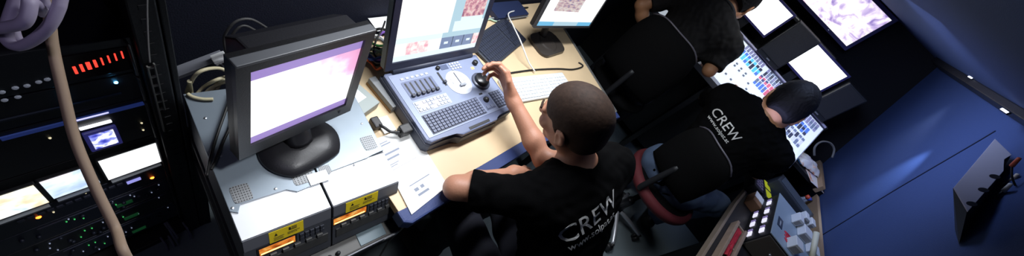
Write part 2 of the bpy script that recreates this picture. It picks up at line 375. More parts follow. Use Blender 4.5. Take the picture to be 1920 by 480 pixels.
# ------------------------------------------------------------------ two grey recorders under the monitor
DO = Vector((.107, .226, .78)); DX = Vector((.9945, -.105, 0)).normalized(); DY = Vector((.105, .9945, 0)).normalized()
DMX = frame(DO, DX, DY)
SL = Vector((0, -.45, -1)).normalized()              # the front panels slope forward
def fp(u, v):
    """place on the sloped front panel: x along it, w down it (local units)"""
    n = (DMX.to_3x3() @ Vector((0, -1, .45))).normalized()
    p = DMX.inverted() @ onp(u, v, DO + DY * .008, n); return p.x, (p - Vector((0, .008, 0))).dot(SL)
DECKW = mat('recorder_white', (.72, .74, .78), .35, .1, var=.03, scale=8)
PLATE = mat('recorder_plate', (.22, .265, .31), .4, .3, var=.08, scale=25)
LIPM = mat('recorder_lip', (.07, .075, .09), .5, .2)
VENT = mat('vent_mesh', (.22, .23, .24), .5, .4)
YEL = mat('yellow_label', (.80, .60, .02), .5); INK = mat('label_ink', (.03, .025, .01), .6)
AMB = screen_mat('amber_meter', [(.3, (.35, .05, .0)), (.48, (.9, .25, .03)), (.62, (1, .5, .1)), (.78, (1, .85, .5))], 45, .8, .8, (1, 2, 2))
def FP(x, w, out=0.):
    n = Vector((0, -1, .45)).normalized(); return Vector((x, .008, 0)) + SL * w + n * out
def fbox(bm, xa, xb, wa, wb, o0, o1, mi=0):
    v = [bm.verts.new(FP(x, w, o)) for o in (o0, o1) for x, w in ((xa, wa), (xb, wa), (xb, wb), (xa, wb))]
    for q in ((0, 1, 2, 3), (7, 6, 5, 4), (0, 4, 5, 1), (1, 5, 6, 2), (2, 6, 7, 3), (3, 7, 4, 0)): bm.faces.new([v[i] for i in q]).material_index = mi
def recorder(xa, xb, label, right):
    r = thing('tape_recorder', label, 'recorder', DMX, 'recorders under the big monitor')
    bm = BM(); prism(bm, [(.008, 0), (.37, 0), (.37, -.13), (-.05, -.13)], xa, xb, 0, axis='x'); obj('chassis', bm, [LIPM], r)
    bm = BM(); lohi(bm, (xa + .001, .009, .0), (xb - .001, .10, .0025), .0008); obj('front_cover', bm, DECKW, r)
    # rear plate with angled notches
    if not right: poly = [(xa, .37), (xa, .075), (.012, .066), (.02, .084), (.105, .084), (.122, .070), (xb, .074), (xb, .37)]
    else: poly = [(xa, .37), (xa, .074), (.19, .079), (.205, .094), (.300, .098), (.318, .104), (xb, .106), (xb, .37)]
    bm = BM(); prism(bm, poly, .0, .007, .0012); p = obj('rear_plate', bm, PLATE, r)
    vents = [(xa + .012, xa + .045, .085, .125), (xb - .05, xb - .006, .083, .115)] if not right else [(xa + .004, xa + .030, .088, .112), (xb - .045, xb - .010, .118, .160)]
    for (a, b, c, d) in vents:
        bm = BM(); prism(bm, rrect(a, b, c, d, .008, 4), .007, .0082)
        for i in range(7):
            for j in range(7): lohi(bm, (a + (b - a) * (i + .3) / 7, c + (d - c) * (j + .3) / 7, .0082), (a + (b - a) * (i + .7) / 7, c + (d - c) * (j + .7) / 7, .0086), 0, 1)
        obj('vent', bm, [VENT, BLACK], p)
    for x, y in ((xa + .02, .30), (xb - .02, .30), (xa + .02, .2), (xb - .02, .2), ((xa + xb) / 2, .092), (xa + .006, .08)):
        bm = BM(); lathe(bm, [(.003, .007), (.0028, .0085), (.001, .009)], 8, c=(x, y, 0)); obj('screw', bm, STEEL, p)
    if not right:
        bm = BM(); lohi(bm, (xb - .022, .072, .007), (xb + .022, .100, .0105), .001); obj('bracket', bm, mat('bracket', (.68, .7, .72), .4, .3), p)
    # front panel parts
    bm = BM(); fbox(bm, xa + .001, xb - .001, .0, .034, -.001, .002); obj('front_lip', bm, mat('lip_grey', (.11, .115, .135), .5), r)
    for (la, ra) in ((((502, 432), (568, 420)),) if not right else (((648, 377), (708, 360)),)):
        x_0 = fp(*la)[0]; x_1 = fp(*ra)[0]
    bm = BM(); fbox(bm, x_0, x_1, .003, .037, .002, .0028); lb = obj('warning_label', bm, YEL, r); lb['label'] = 'yellow warning label'
    bm = BM(); w_ = x_1 - x_0
    v = [bm.verts.new(FP(x_0 + w_ * a, b, .0032)) for a, b in ((.19, .010), (.24, .019), (.14, .019))]; bm.faces.new(v)
    fbox(bm, x_0 + w_ * .56, x_0 + w_ * .62, .008, .017, .0028, .0032); fbox(bm, x_0 + w_ * .64, x_0 + w_ * .80, .008, .0095, .0028, .0032); fbox(bm, x_0 + w_ * .64, x_0 + w_ * .80, .011, .0125, .0028, .0032); fbox(bm, x_0 + w_ * .56, x_0 + w_ * .80, .0145, .017, .0028, .0032)
    for k in range(3): fbox(bm, x_0 + w_ * .12, x_0 + w_ * (.42, .38, .40)[k], .023 + .004 * k, .0243 + .004 * k, .0028, .0032)
    for k in range(2): fbox(bm, x_0 + w_ * .52, x_0 + w_ * (.88, .8)[k], .022 + .004 * k, .0235 + .004 * k, .0028, .0032)
    obj('warning_print', bm, INK, lb)
    wx0, wx1 = (fp(486, 474)[0], fp(553, 448)[0]) if not right else (fp(625, 416)[0], fp(686, 390)[0])
    bm = BM(); fbox(bm, wx0 - .004, wx1 + .004, .040, .068, -.001, .0015); f = obj('meter_frame', bm, BLACK, r)
    bm = BM(); fbox(bm, wx0, wx1, .044, .064, .0015, .0022); o = obj('meter_window', bm, AMB, f); o['label'] = 'glowing orange meter window'
    bm = BM(); fbox(bm, wx0 + .002, wx1 - .004, .0585, .0625, .0022, .0026); obj('meter_bar', bm, mat('meter_bar', (.6, .4, .2), .4, emit=(1., .62, .22), es=2.2), f)
    for k in range(5):
        x = wx1 + .010 + k * .011
        if x < xb - .006:
            bm = BM(); fbox(bm, x, x + .008, .046, .054, 0, .004); obj('button', bm, KEYDK, r)
            bm = BM(); fbox(bm, x, x + .008, .058, .066, 0, .004); obj('button', bm, KEYDK, r)
    bm = BM(); fbox(bm, xa + .008, xb - .008, .084, .112, 0, .003); obj('tape_slot', bm, mat('slot_grey', (.05, .05, .05), .5), r)
    for k in range(6):
        x = xa + .02 + k * .024
        bm = BM(); fbox(bm, x, x + .012, .072, .081, 0, .006); obj('key', bm, mat('key_grey', (.09, .09, .09), .5), r)
recorder(0, .1735, 'grey and white recorder with yellow label, left of the pair under the monitor', False)
recorder(.1775, .351, 'grey and white recorder with yellow label, right of the pair beside the manual', True)
# lower device with grey lid and a label strip
LM = frame(Vector((.19, .128, .632)), DX, DY)
t = thing('mixer_unit', 'grey lower device with pale strip sticking out below the recorders', 'audio device', LM)
bm = BM(); lohi(bm, (-.06, .0, -.10), (.262, .25, 0), .004); obj('chassis', bm, mat('dark_grey_case', (.06, .058, .055), .5), t)
bm = BM(); lohi(bm, (-.06, -.004, -.028), (.262, .0, -.002), .001); o = obj('front_strip', bm, mat('strip_grey', (.20, .21, .24), .5), t)
bm = BM(); lohi(bm, (.215, -.005, -.026), (.262, -.0035, -.003)); obj('white_tag', bm, WHITE, t)
bm = BM(); lohi(bm, (.15, .006, 0), (.225, .10, .003), .001); obj('lid_patch', bm, mat('teal_grey', (.09, .14, .17), .4), t)
for k in range(7):
    bm = BM(); lathe(bm, [(.006, 0), (.0055, .010), (.004, .014), (.0005, .0145)], 12, c=(-.04 + k * .022, .015, 0)); obj('knob', bm, DARK, t, True)
# stand that carries the recorders
t = thing('equipment_stand', 'dark steel stand carrying the recorders at the left of the desk', 'stand', frame(Vector((.107, .226, 0)), DX, DY))
for x in (.005, .338):
    for y in (.02, .35):
        bm = BM(); lohi(bm, (x - .01, y - .01, 0), (x + .01, y + .01, .65), .002); obj('leg', bm, DARK, t)
bm = BM(); lohi(bm, (-.005, .0, .628), (.352, .37, .648), .002); obj('shelf', bm, DARK, t)
bm = BM(); lohi(bm, (-.005, -.06, .505), (.352, .37, .52), .002); obj('shelf', bm, DARK, t)
# ------------------------------------------------------------------ big monitor on the recorders
bl = on(445, 297, 2, .865)
mx = Vector((math.cos(math.radians(7.8)), math.sin(math.radians(7.8)), 0)); bk = Vector((-mx.y, mx.x, 0)); TL = math.radians(3)
up = Vector((0, 0, 1)) * math.cos(TL) + bk * math.sin(TL); nb = mx.cross(up) * -1   # nb points backwards
W = .255; Hh = .276
MM = frame(bl, mx, None, up)                          # local: x right, y back, z up along the screen
t = thing('desktop_monitor', 'large black flat monitor with white and pink picture standing on the recorders', 'monitor', MM)
def bezel(bm, w, h, b, d0, d1, bb=None):
    bb = bb or b
    lohi(bm, (0, d0, 0), (w, d1, bb)); lohi(bm, (0, d0, h - b), (w, d1, h)); lohi(bm, (0, d0, bb), (b, d1, h - b)); lohi(bm, (w - b, d0, bb), (w, d1, h - b))
MONB = mat('monitor_black', (.012, .012, .015), .4, bump=.08, scale=300)
bm = BM(); bezel(bm, W, Hh, .021, -.006, .022, .036); obj('bezel', bm, MONB, t)
bm = BM(); lohi(bm, (.001, -.0065, Hh - .004), (W - .001, .012, Hh + .001), .0015); o = obj('lit_top_edge', bm, mat('lit_bezel_edge', (.09, .095, .105), .4), t)  # paler grey strip stands for light caught on the bezel's top
bm = BM(); prism(bm, [(.0, .0), (W, .0), (W, Hh), (0, Hh)], .004, .022, axis='y')
prism(bm, [(.022, .02), (.022, Hh - .006), (.055, Hh - .010), (.085, Hh - .035), (.075, .05), (.045, .025)], .034, W - .02, .004, axis='x')
for k in range(22): lohi(bm, (.045 + k * (W - .085) / 22, .026, Hh - .0105), (.045 + (k + .5) * (W - .085) / 22, .040, Hh - .0082))
obj('rear_housing', bm, MONB, t)
# the picture: white middle, violet bands above and below, pink patch at the right
def pic(par, rects, x0, x1, z0, z1, y, name='screen'):
    bm = BM(); ms = []
    for (a, b, c, d, m) in rects:
        vs = [bm.verts.new((x0 + (x1 - x0) * p, y, z0 + (z1 - z0) * q)) for p, q in ((a, c), (b, c), (b, d), (a, d))]
        if m not in ms: ms.append(m)
        bm.faces.new(vs).material_index = ms.index(m)
    me = bpy.data.meshes.new(name)
    for m in ms: me.materials.append(m)
    bm.to_mesh(me); bm.free(); o = bpy.data.objects.new(name, me); COL.objects.link(o); o.parent = par; return o
VIO = mat('violet_band', (.02, .02, .03), .3, emit=(.46, .32, .80), es=.75)
# picture field with noise-edged pink corner
m = bpy.data.materials.new('monitor_picture'); m.use_nodes = True; nt = m.node_tree; b = nt.nodes['Principled BSDF']; L = nt.links.new
b.inputs['Base Color'].default_value = (.01, .01, .01, 1)
tc = nt.nodes.new('ShaderNodeTexCoord'); sp = nt.nodes.new('ShaderNodeSeparateXYZ'); nz = nt.nodes.new('ShaderNodeTexNoise'); nz.inputs['Scale'].default_value = 16; nz.inputs['Detail'].default_value = 5
L(tc.outputs['Object'], nz.inputs['Vector']); L(tc.outputs['Object'], sp.inputs['Vector'])
def mth(op, a, b_=None, nt=nt):
    n = nt.nodes.new('ShaderNodeMath'); n.operation = op
    for i, q in enumerate((a, b_)):
        if q is None: continue
        if isinstance(q, (int, float)): n.inputs[i].default_value = q
        else: nt.links.new(q, n.inputs[i])
    return n.outputs[0]
v = mth('ADD', mth('MULTIPLY', sp.outputs['X'], 3.2), mth('ADD', mth('MULTIPLY', sp.outputs['Z'], 3.4), mth('MULTIPLY', nz.outputs['Fac'], .75)))
r = nt.nodes.new('ShaderNodeValToRGB'); cr = r.color_ramp; cr.elements[0].position = 0; cr.elements[0].color = (1, 1, 1, 1); cr.elements[1].position = 1; cr.elements[1].color = (.72, .33, .55, 1)
for p, c in ((.80, (1, 1, 1, 1)), (.84, (.95, .75, .92, 1)), (.90, (.85, .42, .66, 1))):
    e = cr.elements.new(p); e.color = c
L(mth('MULTIPLY', v, .52), r.inputs['Fac']); L(r.outputs['Color'], b.inputs['Emission Color']); b.inputs['Emission Strength'].default_value = 1.25
pic(t, [(0, 1, 0, .10, VIO), (0, 1, .87, 1, VIO), (0, 1, .10, .87, m)], .021, W - .021, .036, Hh - .021, -.0005)
bm = BM(); lathe(bm, [(.004, 0), (.004, .002), (.0015, .003)], 10, rot=Matrix.Rotation(PI / 2, 3, 'X')); bmesh.ops.translate(bm, vec=(W - .034, -.006, .018), verts=bm.verts); obj('power_button', bm, KEYDK, t)
# stand: built upright in the world, carried by the monitor
inv = MM.inverted()
base_c = DMX @ Vector((.168, .175, .007))
bm = BM(); lathe(bm, [(.002, .0), (.105, .0), (.112, .004), (.110, .010), (.07, .018), (.03, .022), (.002, .023)], 40)
for v in bm.verts: v.co.y *= .58; v.co.x *= .80
for v in bm.verts:                                    # squarish foot
    a = math.atan2(v.co.y, v.co.x); k = 1 + .13 * (1 - abs(math.cos(2 * a))) ; v.co.x *= k; v.co.y *= k
bmesh.ops.transform(bm, matrix=inv @ frame(base_c + Vector((0, 0, .002)), mx, bk), verts=bm.verts); obj('base', bm, MONB, t, True)
bm = BM(); c = inv @ (base_c + Vector((0, 0, .02)) + bk * .01); d = Vector((W / 2, .05, .08)); tube(bm, [c, (c + d) / 2 + Vector((0, .01, 0)), d], [.03, .024], 14, 5); obj('neck', bm, MONB, t, True)
# ------------------------------------------------------------------ the rugged laptop-like controller
LO = Vector((.594, .262, .80)); LX = Vector((.412, -.008, 0)).normalized(); LY = Vector((-LX.y, LX.x, 0))
LMX = frame(LO, LX, LY)
LW, LD, LT = .418, .258, .056
CASE = mat('slate_case', (.135, .16, .26), .42, .1, var=.06, scale=30); DECK = mat('controller_deck', (.25, .29, .42), .4, .15, var=.05, scale=30)
EDGE = mat('case_edge', (.045, .052, .085), .5); LITE = mat('pale_panel', (.55, .58, .68), .4)
t = thing('replay_controller', 'slate blue rugged laptop controller with faders, jog dial and open lit screen', 'controller', LMX)
bm = BM(); prism(bm, [(-.004, .0), (.008, -.012), (.11, -.012), (.13, -.03), (.30, -.03), (.32, -.012), (LW - .008, -.012), (LW + .004, 0), (LW + .004, LD - .004), (LW - .004, LD + .006), (.0, LD + .006), (-.004, LD)], -LT, -.016, .006); obj('lower_case', bm, EDGE, t)
bm = BM(); prism(bm, [(.0, .004), (.012, -.008), (.11, -.008), (.13, -.026), (.30, -.026), (.32, -.008), (LW - .012, -.008), (LW, .004), (LW, LD - .006), (LW - .006, LD), (.006, LD), (0, LD - .006)], -.020, .0, .005); ob = obj('upper_case', bm, CASE, t)
bm = BM(); lohi(bm, (.165, -.020, -.001), (.265, -.010, .0018), .001); obj('latch_slot', bm, BLACK, ob)
bm = BM(); lohi(bm, (.010, .006, -.002), (LW - .010, LD - .012, .0015), .001); dk = obj('control_deck', bm, DECK, t)
# keyboard
bm = BM(); lohi(bm, (.030, .012, .0015), (.275, .083, .0022)); kb = obj('keyboard_well', bm, EDGE, dk)
bm = BM(); grid_plate(bm, .033, .272, .015, .080, .0022, 16, 6, .0035, 0, .22); obj('keys', bm, mat('slate_keys2', (.13, .15, .23), .5), kb)
bm = BM(); lohi(bm, (.340, .012, .0015), (.400, .083, .0022)); kp = obj('keypad_well', bm, EDGE, dk)
bm = BM(); grid_plate(bm, .342, .398, .015, .080, .0022, 4, 6, .0035, 0, .22); obj('keypad_keys', bm, mat('slate_keys2', ()), kp)
bm = BM(); lohi(bm, (.283, .02, .0015), (.332, .078, .0024), .001); tp = obj('trackball_panel', bm, CASE, dk)
bm = BM(); bmesh.ops.create_uvsphere(bm, u_segments=16, v_segments=10, radius=.012); bmesh.ops.translate(bm, vec=(.308, .060, .004), verts=bm.verts); obj('trackball', bm, BLACK, tp, True)
bm = BM(); lohi(bm, (.288, .024, .0024), (.306, .036, .005), .001); lohi(bm, (.310, .024, .0024), (.328, .036, .005), .001); obj('trackball_buttons', bm, mat('slate_keys2', ()), tp)
bm = BM(); lohi(bm, (.296, .086, .0015), (.312, .092, .004), .001); obj('eject_key', bm, BLACK, dk)
# six faders
bm = BM(); prism(bm, rrect(.035, .158, .142, .212, .004, 2), .0015, .0024); fp_ = obj('fader_panel', bm, CASE, dk)
for k in range(6):
    x = .047 + k * .0195
    bm = BM(); lohi(bm, (x - .003, .150, .0024), (x + .003, .206, .003)); s = obj('fader_slot', bm, BLACK, fp_)
    bm = BM(); lohi(bm, (x - .0062, .150, .003), (x + .0062, .160, .012), .002); obj('fader_cap', bm, mat('fader_cap', (.05, .055, .075), .4), s)
bm = BM(); lohi(bm, (.186, .160, .0015), (.194, .218, .0026)); s = obj('fader_slot', bm, BLACK, dk)
bm = BM(); lohi(bm, (.184, .168, .0026), (.196, .178, .012), .002); obj('fader_cap', bm, mat('fader_cap', ()), s)
for k in range(6):
    bm = BM(); lohi(bm, (.042 + k * .0195, .219, .0015), (.053 + k * .0195, .227, .0035), .001); obj('select_button', bm, LITE, dk)
# lit button block
bm = BM(); lohi(bm, (.030, .092, .0015), (.168, .134, .0024), .0005); bp_ = obj('button_panel', bm, mat('button_panel', (.42, .45, .55), .4), dk)
R = random.Random(3)
for i in range(9):
    for j in range(3):
        lit = (i, j) in ((1, 1), (2, 1), (4, 0), (5, 1), (1, 2))
        bm = BM(); lohi(bm, (.035 + i * .0145, .096 + j * .0125, .0024), (.046 + i * .0145, .1055 + j * .0125, .005), .001)
        obj('lit_button' if lit else 'panel_button', bm, mat('lit_button', (.9, .7, .6), .4, emit=(1, .75, .6), es=1.6) if lit else LITE, bp_)
# T-bar block
bm = BM(); lathe(bm, [(.001, .0015), (.052, .0015), (.052, .003), (.048, .0038), (.001, .0038)], 36, c=(.248, .158, 0)); tb = obj('lever_plate', bm, LITE, dk)
bm = BM(); lohi(bm, (.238, .135, .0038), (.264, .205, .0048), .0008); lohi(bm, (.2485, .15, .0048), (.2535, .20, .0052), 0, 1); obj('lever_track', bm, [WHITE, EDGE], tb)
bm = BM(); lohi(bm, (.238, .137, .0052), (.264, .147, .014), .003); obj('lever_handle', bm, mat('lever_grey', (.30, .32, .36), .4), tb)
for x, y in ((.224, .178), (.224, .162), (.275, .178), (.275, .162), (.275, .146)):
    bm = BM(); lohi(bm, (x - .004, y - .004, .0038), (x + .004, y + .004, .006), .001); obj('lever_button', bm, WHITE, tb)
# jog dial with orange dot
bm = BM(); lathe(bm, [(.001, .0015), (.038, .0015), (.038, .006), (.034, .009), (.001, .009)], 36, c=(.344, .137, 0)); jr = obj('jog_ring', bm, mat('jog_ring', (.08, .09, .13), .35), dk, True)
bm = BM(); lathe(bm, [(.001, .009), (.029, .009), (.029, .018), (.026, .021), (.001, .021)], 36, c=(.344, .137, 0)); lathe(bm, [(.007, .0205), (.006, .022), (.001, .0222)], 12, c=(.355, .149, 0)); obj('jog_dial', bm, mat('jog_black', (.012, .012, .014), .3), jr, True)
for k in range(3):
    for j in range(4):
        bm = BM(); lohi(bm, (.256 + j * .013, .212 + k * .011, .0015), (.265 + j * .013, .219 + k * .011, .0045), .001); obj('panel_button', bm, LITE, dk)
bm = BM(); lathe(bm, [(.011, .0015), (.010, .014), (.008, .016), (.001, .0162)], 16, c=(.375, .217, 0)); obj('rotary_knob', bm, BLACK, dk, True)
bm = BM(); lathe(bm, [(.008, .0015), (.0075, .010), (.001, .011)], 14, c=(.200, .232, 0)); obj('rotary_knob', bm, BLACK, dk, True)
bm = BM(); lohi(bm, (.345, .195, .0015), (.357, .205, .004), .001); obj('lit_button', bm, mat('orange_button', (.9, .5, .1), .4, emit=(1, .5, .15), es=2), dk)
bm = BM(); lohi(bm, (.213, .222, .0015), (.247, .242, .003), .0005); obj('small_display', bm, mat('small_display', (.10, .12, .2), .2), dk)
# hinge and lid
bm = BM(); tube(bm, [(.03, LD - .002, .004), (LW - .03, LD - .002, .004)], .009, 12); obj('hinge', bm, EDGE, t)
HT = math.radians(17)
LidM = Matrix.Translation((0, LD + .0, .004)) @ Matrix.Rotation(-HT, 4, 'X')
def inl(bm): bmesh.ops.transform(bm, matrix=LidM, verts=bm.verts); return bm
LH = .30
bm = BM(); prism(bm, rrect(.002, LW - .002, .006, LH, .012, 4), .002, .024, .003, axis='y'); lid = obj('lid', inl(bm), mat('lid_grey', (.25, .29, .31), .45, .1), t)
bm = BM(); bezel(bm, LW - .004, LH - .008, .022, -.004, .003, .026); bmesh.ops.translate(bm, vec=(.002, 0, .007), verts=bm.verts); obj('screen_bezel', inl(bm), mat('lid_bezel', (.02, .022, .045), .35), lid)
UI0 = mat('ui_pale', (.02, .02, .02), .3, emit=(.80, .93, 1.), es=1.05); UI1 = mat('ui_white', (.02, .02, .02), .3, emit=(1, 1, .97), es=1.25)
UI2 = mat('ui_steel', (.02, .02, .02), .3, emit=(.22, .30, .50), es=.9); UI3 = mat('ui_teal', (.02, .02, .02), .3, emit=(.50, .72, .84), es=.95)
VID = screen_mat('laptop_video', [(.3, (.25, .10, .2)), (.45, (.75, .35, .42)), (.6, (.95, .75, .7)), (.8, (.6, .5, .75))], 55, .95, 3.1)
VID2 = screen_mat('laptop_thumb', [(.3, (.8, .35, .45)), (.5, (1, .75, .75)), (.65, (1, 1, .95)), (.9, (.8, .85, 1))], 60, 1.1, 7.1)
zs = []
s = pic(lid, [(0, 1, 0, .08, UI0), (0, .12, .08, .26, UI1), (.12, .36, .08, .26, VID2), (.36, .5, .08, .26, UI1), (.5, .64, .08, .26, UI2), (.65, .78, .08, .26, UI2), (.79, .91, .08, .26, UI2), (.92, 1, .08, .26, VID2),
              (0, .5, .26, .34, UI0), (.5, 1, .26, .34, UI3), (0, .56, .34, 1, UI1), (.56, .61, .34, 1, UI3), (.61, 1, .34, .50, UI0), (.61, .68, .50, 1, UI3), (.68, .97, .56, .92, VID), (.68, .97, .50, .56, UI0), (.97, 1, .5, 1, UI3), (.68, .97, .92, 1, UI0)], .024, LW - .024, .034, LH - .024, .0)
s.data.transform(LidM)
for k in range(3):
    bm = BM(); cx = .024 + (LW - .048) * (.57 + .145 * k); cz = .034 + (LH - .058) * .17
    lohi(bm, (cx - .010, -.0006, cz - .004), (cx + .008, -.0003, cz + .005)); obj('thumbnail_mark', inl(bm), UI0, lid)
# cream case foot on the left, grey cable block behind
# black plug and cable on the controller's left side
p = LMX @ Vector((-.030, .070, -.03)); 
t2 = thing('power_plug', 'black power plug pushed into the controller beside the grey box', 'plug', frame(p, LX, LY))
bm = BM(); lohi(bm, (-.012, -.014, -.012), (.024, .016, .014), .004); obj('plug_body', bm, BLACK, t2)
bm = BM(); tube(bm, [(-.012, 0, 0), (-.035, .012, -.004), (-.048, .03, .0), (-.056, .05, -.008)], .0045, 8, 5); obj('cord', bm, BLACK, t2)
bm = BM(); lohi(bm, (-.068, .04, -.026), (-.044, .075, -.002), .004); obj('cord_block', bm, BLACK, t2)
bm = BM(); lohi(bm, (-.045, .02, -.0285), (-.004, .075, -.022), .001); Mx = frame(p, LX, LY); tag(obj('paper_note', bm, mat('white_paper', (.80, .81, .80), .7), None, False, Mx), 'small white paper slip under the black plug', 'paper slip')
# white side rail device behind the controller (grey tube pieces)
gb = on(690, 195, 2, .775)
GX = (on(717, 187, 2, .775) - on(662, 226, 2, .775)).normalized()
t = thing('junction_box', 'light grey square box with round button between monitor and controller', 'box', frame(Vector((on(665, 225, 2, .775).x, on(665, 225, 2, .775).y, ZD)), GX, Vector((-GX.y, GX.x, 0))))
bm = BM(); lohi(bm, (-.012, .0, 0), (.105, .115, .034), .003); obj('case', bm, mat('light_grey_case', (.30, .34, .33), .5), t)
bm = BM(); lohi(bm, (.045, .035, .034), (.085, .075, .0346)); o = obj('label_patch', bm, WHITE, t)
bm = BM(); lathe(bm, [(.005, .034), (.005, .038), (.001, .0385)], 12, c=(.048, .072, 0)); obj('round_button', bm, DARK, t)
# aluminium-and-brown ledge behind the box
p0, p1 = on(690, 150, 2, ZD + .02), on(735, 205, 2, ZD + .02)
MXb = frame(Vector((p0.x, p0.y, ZD)), Vector((p1.x - p0.x, p1.y - p0.y, 0)), Vector((0.8, .2, 0)))
t = thing('connector_rail', 'grey rail with brown edge lying along the controller', 'rail', MXb)
Lr = (p1 - p0).length
bm = BM(); lohi(bm, (0, .0, 0), (Lr, .024, .03), .002); obj('body', bm, mat('rail_grey', (.22, .23, .24), .5), t)
bm = BM(); lohi(bm, (0, -.002, 0), (Lr, .0, .010)); obj('edge', bm, mat('rail_brown', (.25, .13, .04), .5), t)
# ------------------------------------------------------------------ paper manual
PAPER = mat('white_paper', ()); INKG = mat('grey_ink', (.22, .25, .32), .7)
c = [on(u, v, 2, ZD + .006) for u, v in ((700, 262), (770, 236), (840, 348), (772, 402))]
px = (c[2] + c[1]) / 2; xv = ((c[1] - c[0]) + (c[2] - c[3])).normalized(); yv = ((c[0] - c[3]) + (c[1] - c[2])).normalized()
PM = frame(Vector((c[3].x, c[3].y, ZD + .003)), xv, yv)
inv = PM.inverted(); q = [inv @ k for k in c]
t = thing('paper_manual', 'white printed manual lying at the desk corner beside the recorders', 'manual', PM)
bm = BM(); prism(bm, [(a.x, a.y) for a in (q[3], q[2], q[1], q[0])], 0, .0025); obj('booklet', bm, PAPER, t)
ht = q[0].y; wd = q[2].x
def line(bm, x, y, w, h): lohi(bm, (x, y, .0025), (x + w, y + h, .0028))
bm = BM()
line(bm, .018, ht - .030, .012, .010); line(bm, .045, ht - .030, .036, .004); line(bm, .045, ht - .022, .030, .003)
line(bm, .030, ht - .060, .062, .006); line(bm, .030, ht - .076, .050, .006); line(bm, .030, ht - .092, .036, .0025); line(bm, .030, ht - .098, .028, .0025)
obj('title_print', bm, INKG, t)
bm = BM(); line(bm, .045, .068, .075, .003); line(bm, .050, .046, .014, .010); line(bm, .072, .046, .012, .010); line(bm, .050, .030, .040, .007); obj('imprint', bm, INKG, t)
bm = BM(); lohi(bm, (.004, ht - .108, .0026), (wd * .80, ht - .1065, .0030)); obj('fold', bm, mat('fold_grey', (.35, .36, .40), .7), t)
# ------------------------------------------------------------------ second monitor, keyboards
bc = on(1024, 84, 2, ZD)
t2o = Vector((bc.x, bc.y, ZD))
s0, s1 = at(1000, 52, 1.75), None
# the second screen faces the seat, turned a little to the left
vx = Vector((math.cos(math.radians(-8)), math.sin(math.radians(-8)), 0)); vb = Vector((-vx.y, vx.x, 0)); tl = math.radians(12)
upv = Vector((0, 0, 1)) * math.cos(tl) + vb * math.sin(tl)
nrm = vx.cross(upv)
O2 = at(1000, 52, 1.60)
MM2 = frame(O2, vx, None, upv); inv = MM2.inverted()
p = inv @ onp(1112, 50, O2, nrm); W2 = .485
t = thing('desktop_monitor', 'thin dark monitor with blue taskbar at the far end of the desk', 'monitor', MM2)
bm = BM(); bezel(bm, W2, .27, .010, -.004, .012, .012); obj('bezel', bm, mat('graphite', (.05, .052, .06), .35), t)
bm = BM(); prism(bm, rrect(0, W2, 0, .27, .008, 3), .004, .032, .004, axis='y'); obj('rear_housing', bm, MONB, t)
PH = screen_mat('web_photo', [(.3, (.15, .2, .4)), (.45, (.6, .4, .45)), (.6, (.85, .75, .7)), (.8, (.5, .6, .75))], 30, .9, 5.2, (1, 1, 3))
TASK = mat('ui_blue', (.02, .02, .02), .3, emit=(.18, .55, .85), es=.95)
pic(t, [(0, .27, 0, .09, TASK), (.27, .72, 0, .09, UI3), (.72, 1, 0, .09, TASK), (0, .15, .09, 1, UI1), (.15, .85, .09, .32, UI1), (.15, .60, .32, .8, PH), (.60, .85, .32, .8, UI1), (.15, .85, .8, 1, UI0), (.85, 1, .09, 1, UI1)], .010, W2 - .010, .012, .26, -.0005)
bm = BM(); prism(bm, rrect(-.115, .115, -.075, .075, .045, 8), 0, .016, .005); lathe(bm, [(.06, .016), (.05, .020), (.001, .020)], 24)
bmesh.ops.transform(bm, matrix=inv @ frame(t2o + Vector((0, 0, .001)), (1, 0, 0), (0, 1, 0)), verts=bm.verts); obj('base', bm, mat('stand_brown', (.045, .038, .033), .35), t)
bm = BM(); c0 = inv @ (t2o + Vector((.0, .045, .014))); d0 = Vector((W2 * .42, .030, .06)); tube(bm, [c0, c0 * .6 + d0 * .4 + inv.to_3x3() @ Vector((0, .02, .0)), d0], .018, 12, 4); obj('neck', bm, MONB, t, True)
# white keyboard
k0, k1, k2, k3 = [on(u, v, 2, ZD + .014) for u, v in ((948, 140), (1088, 132), (1102, 163), (962, 193))]
kx = ((k1 - k0) + (k2 - k3)); kx.z = 0
def keyboard(O, X, w, d, label, mb, mk, tilt=0., rows=6, cols=15, th=.012, zlift=0.):
    Y = Vector((-X.y, X.x, 0)).normalized(); Y = Y * math.cos(tilt) + Vector((0, 0, 1)) * math.sin(tilt)
    t = thing('keyboard', label, 'keyboard', frame(O + Vector((0, 0, zlift)), X, Y))
    bm = BM(); prism(bm, rrect(0, w, 0, d, .008, 3), 0, th, .003); obj('case', bm, mb, t)
    bm = BM(); w1 = w * .64
    grid_plate(bm, .01, w1, .010, d - .012, th, cols, rows, .004, 0, .16); obj('keys', bm, mk, t)
    bm = BM(); grid_plate(bm, w1 + .01, w1 + .01 + w * .13, .010, d - .012, th, 3, rows, .004, 0, .16); obj('cursor_keys', bm, mk, t)
    bm = BM(); grid_plate(bm, w * .80, w - .01, .010, d - .012, th, 4, rows, .004, 0, .16); obj('number_keys', bm, mk, t)
    return t
keyboard(Vector((k3.x - .005, k3.y - .0, ZD + .001)), kx.normalized(), .45, .125, 'white keyboard on the desk behind the raised hand', mat('white_case', (.62, .65, .68), .4), mat('white_keys', (.80, .83, .85), .45))
b0, b1, b2 = [on(u, v, 2, ZD + .012) for u, v in ((925, 127), (990, 72), (897, 88))]
bxv = (b1 - b0); bxv.z = 0
keyboard(Vector((b0.x, b0.y, ZD + .001)), bxv.normalized(), .36, .155, 'black keyboard lying crooked between controller and far monitor', mat('black_case', (.03, .035, .05), .45), mat('black_keys', (.03, .036, .06), .45), math.radians(3))
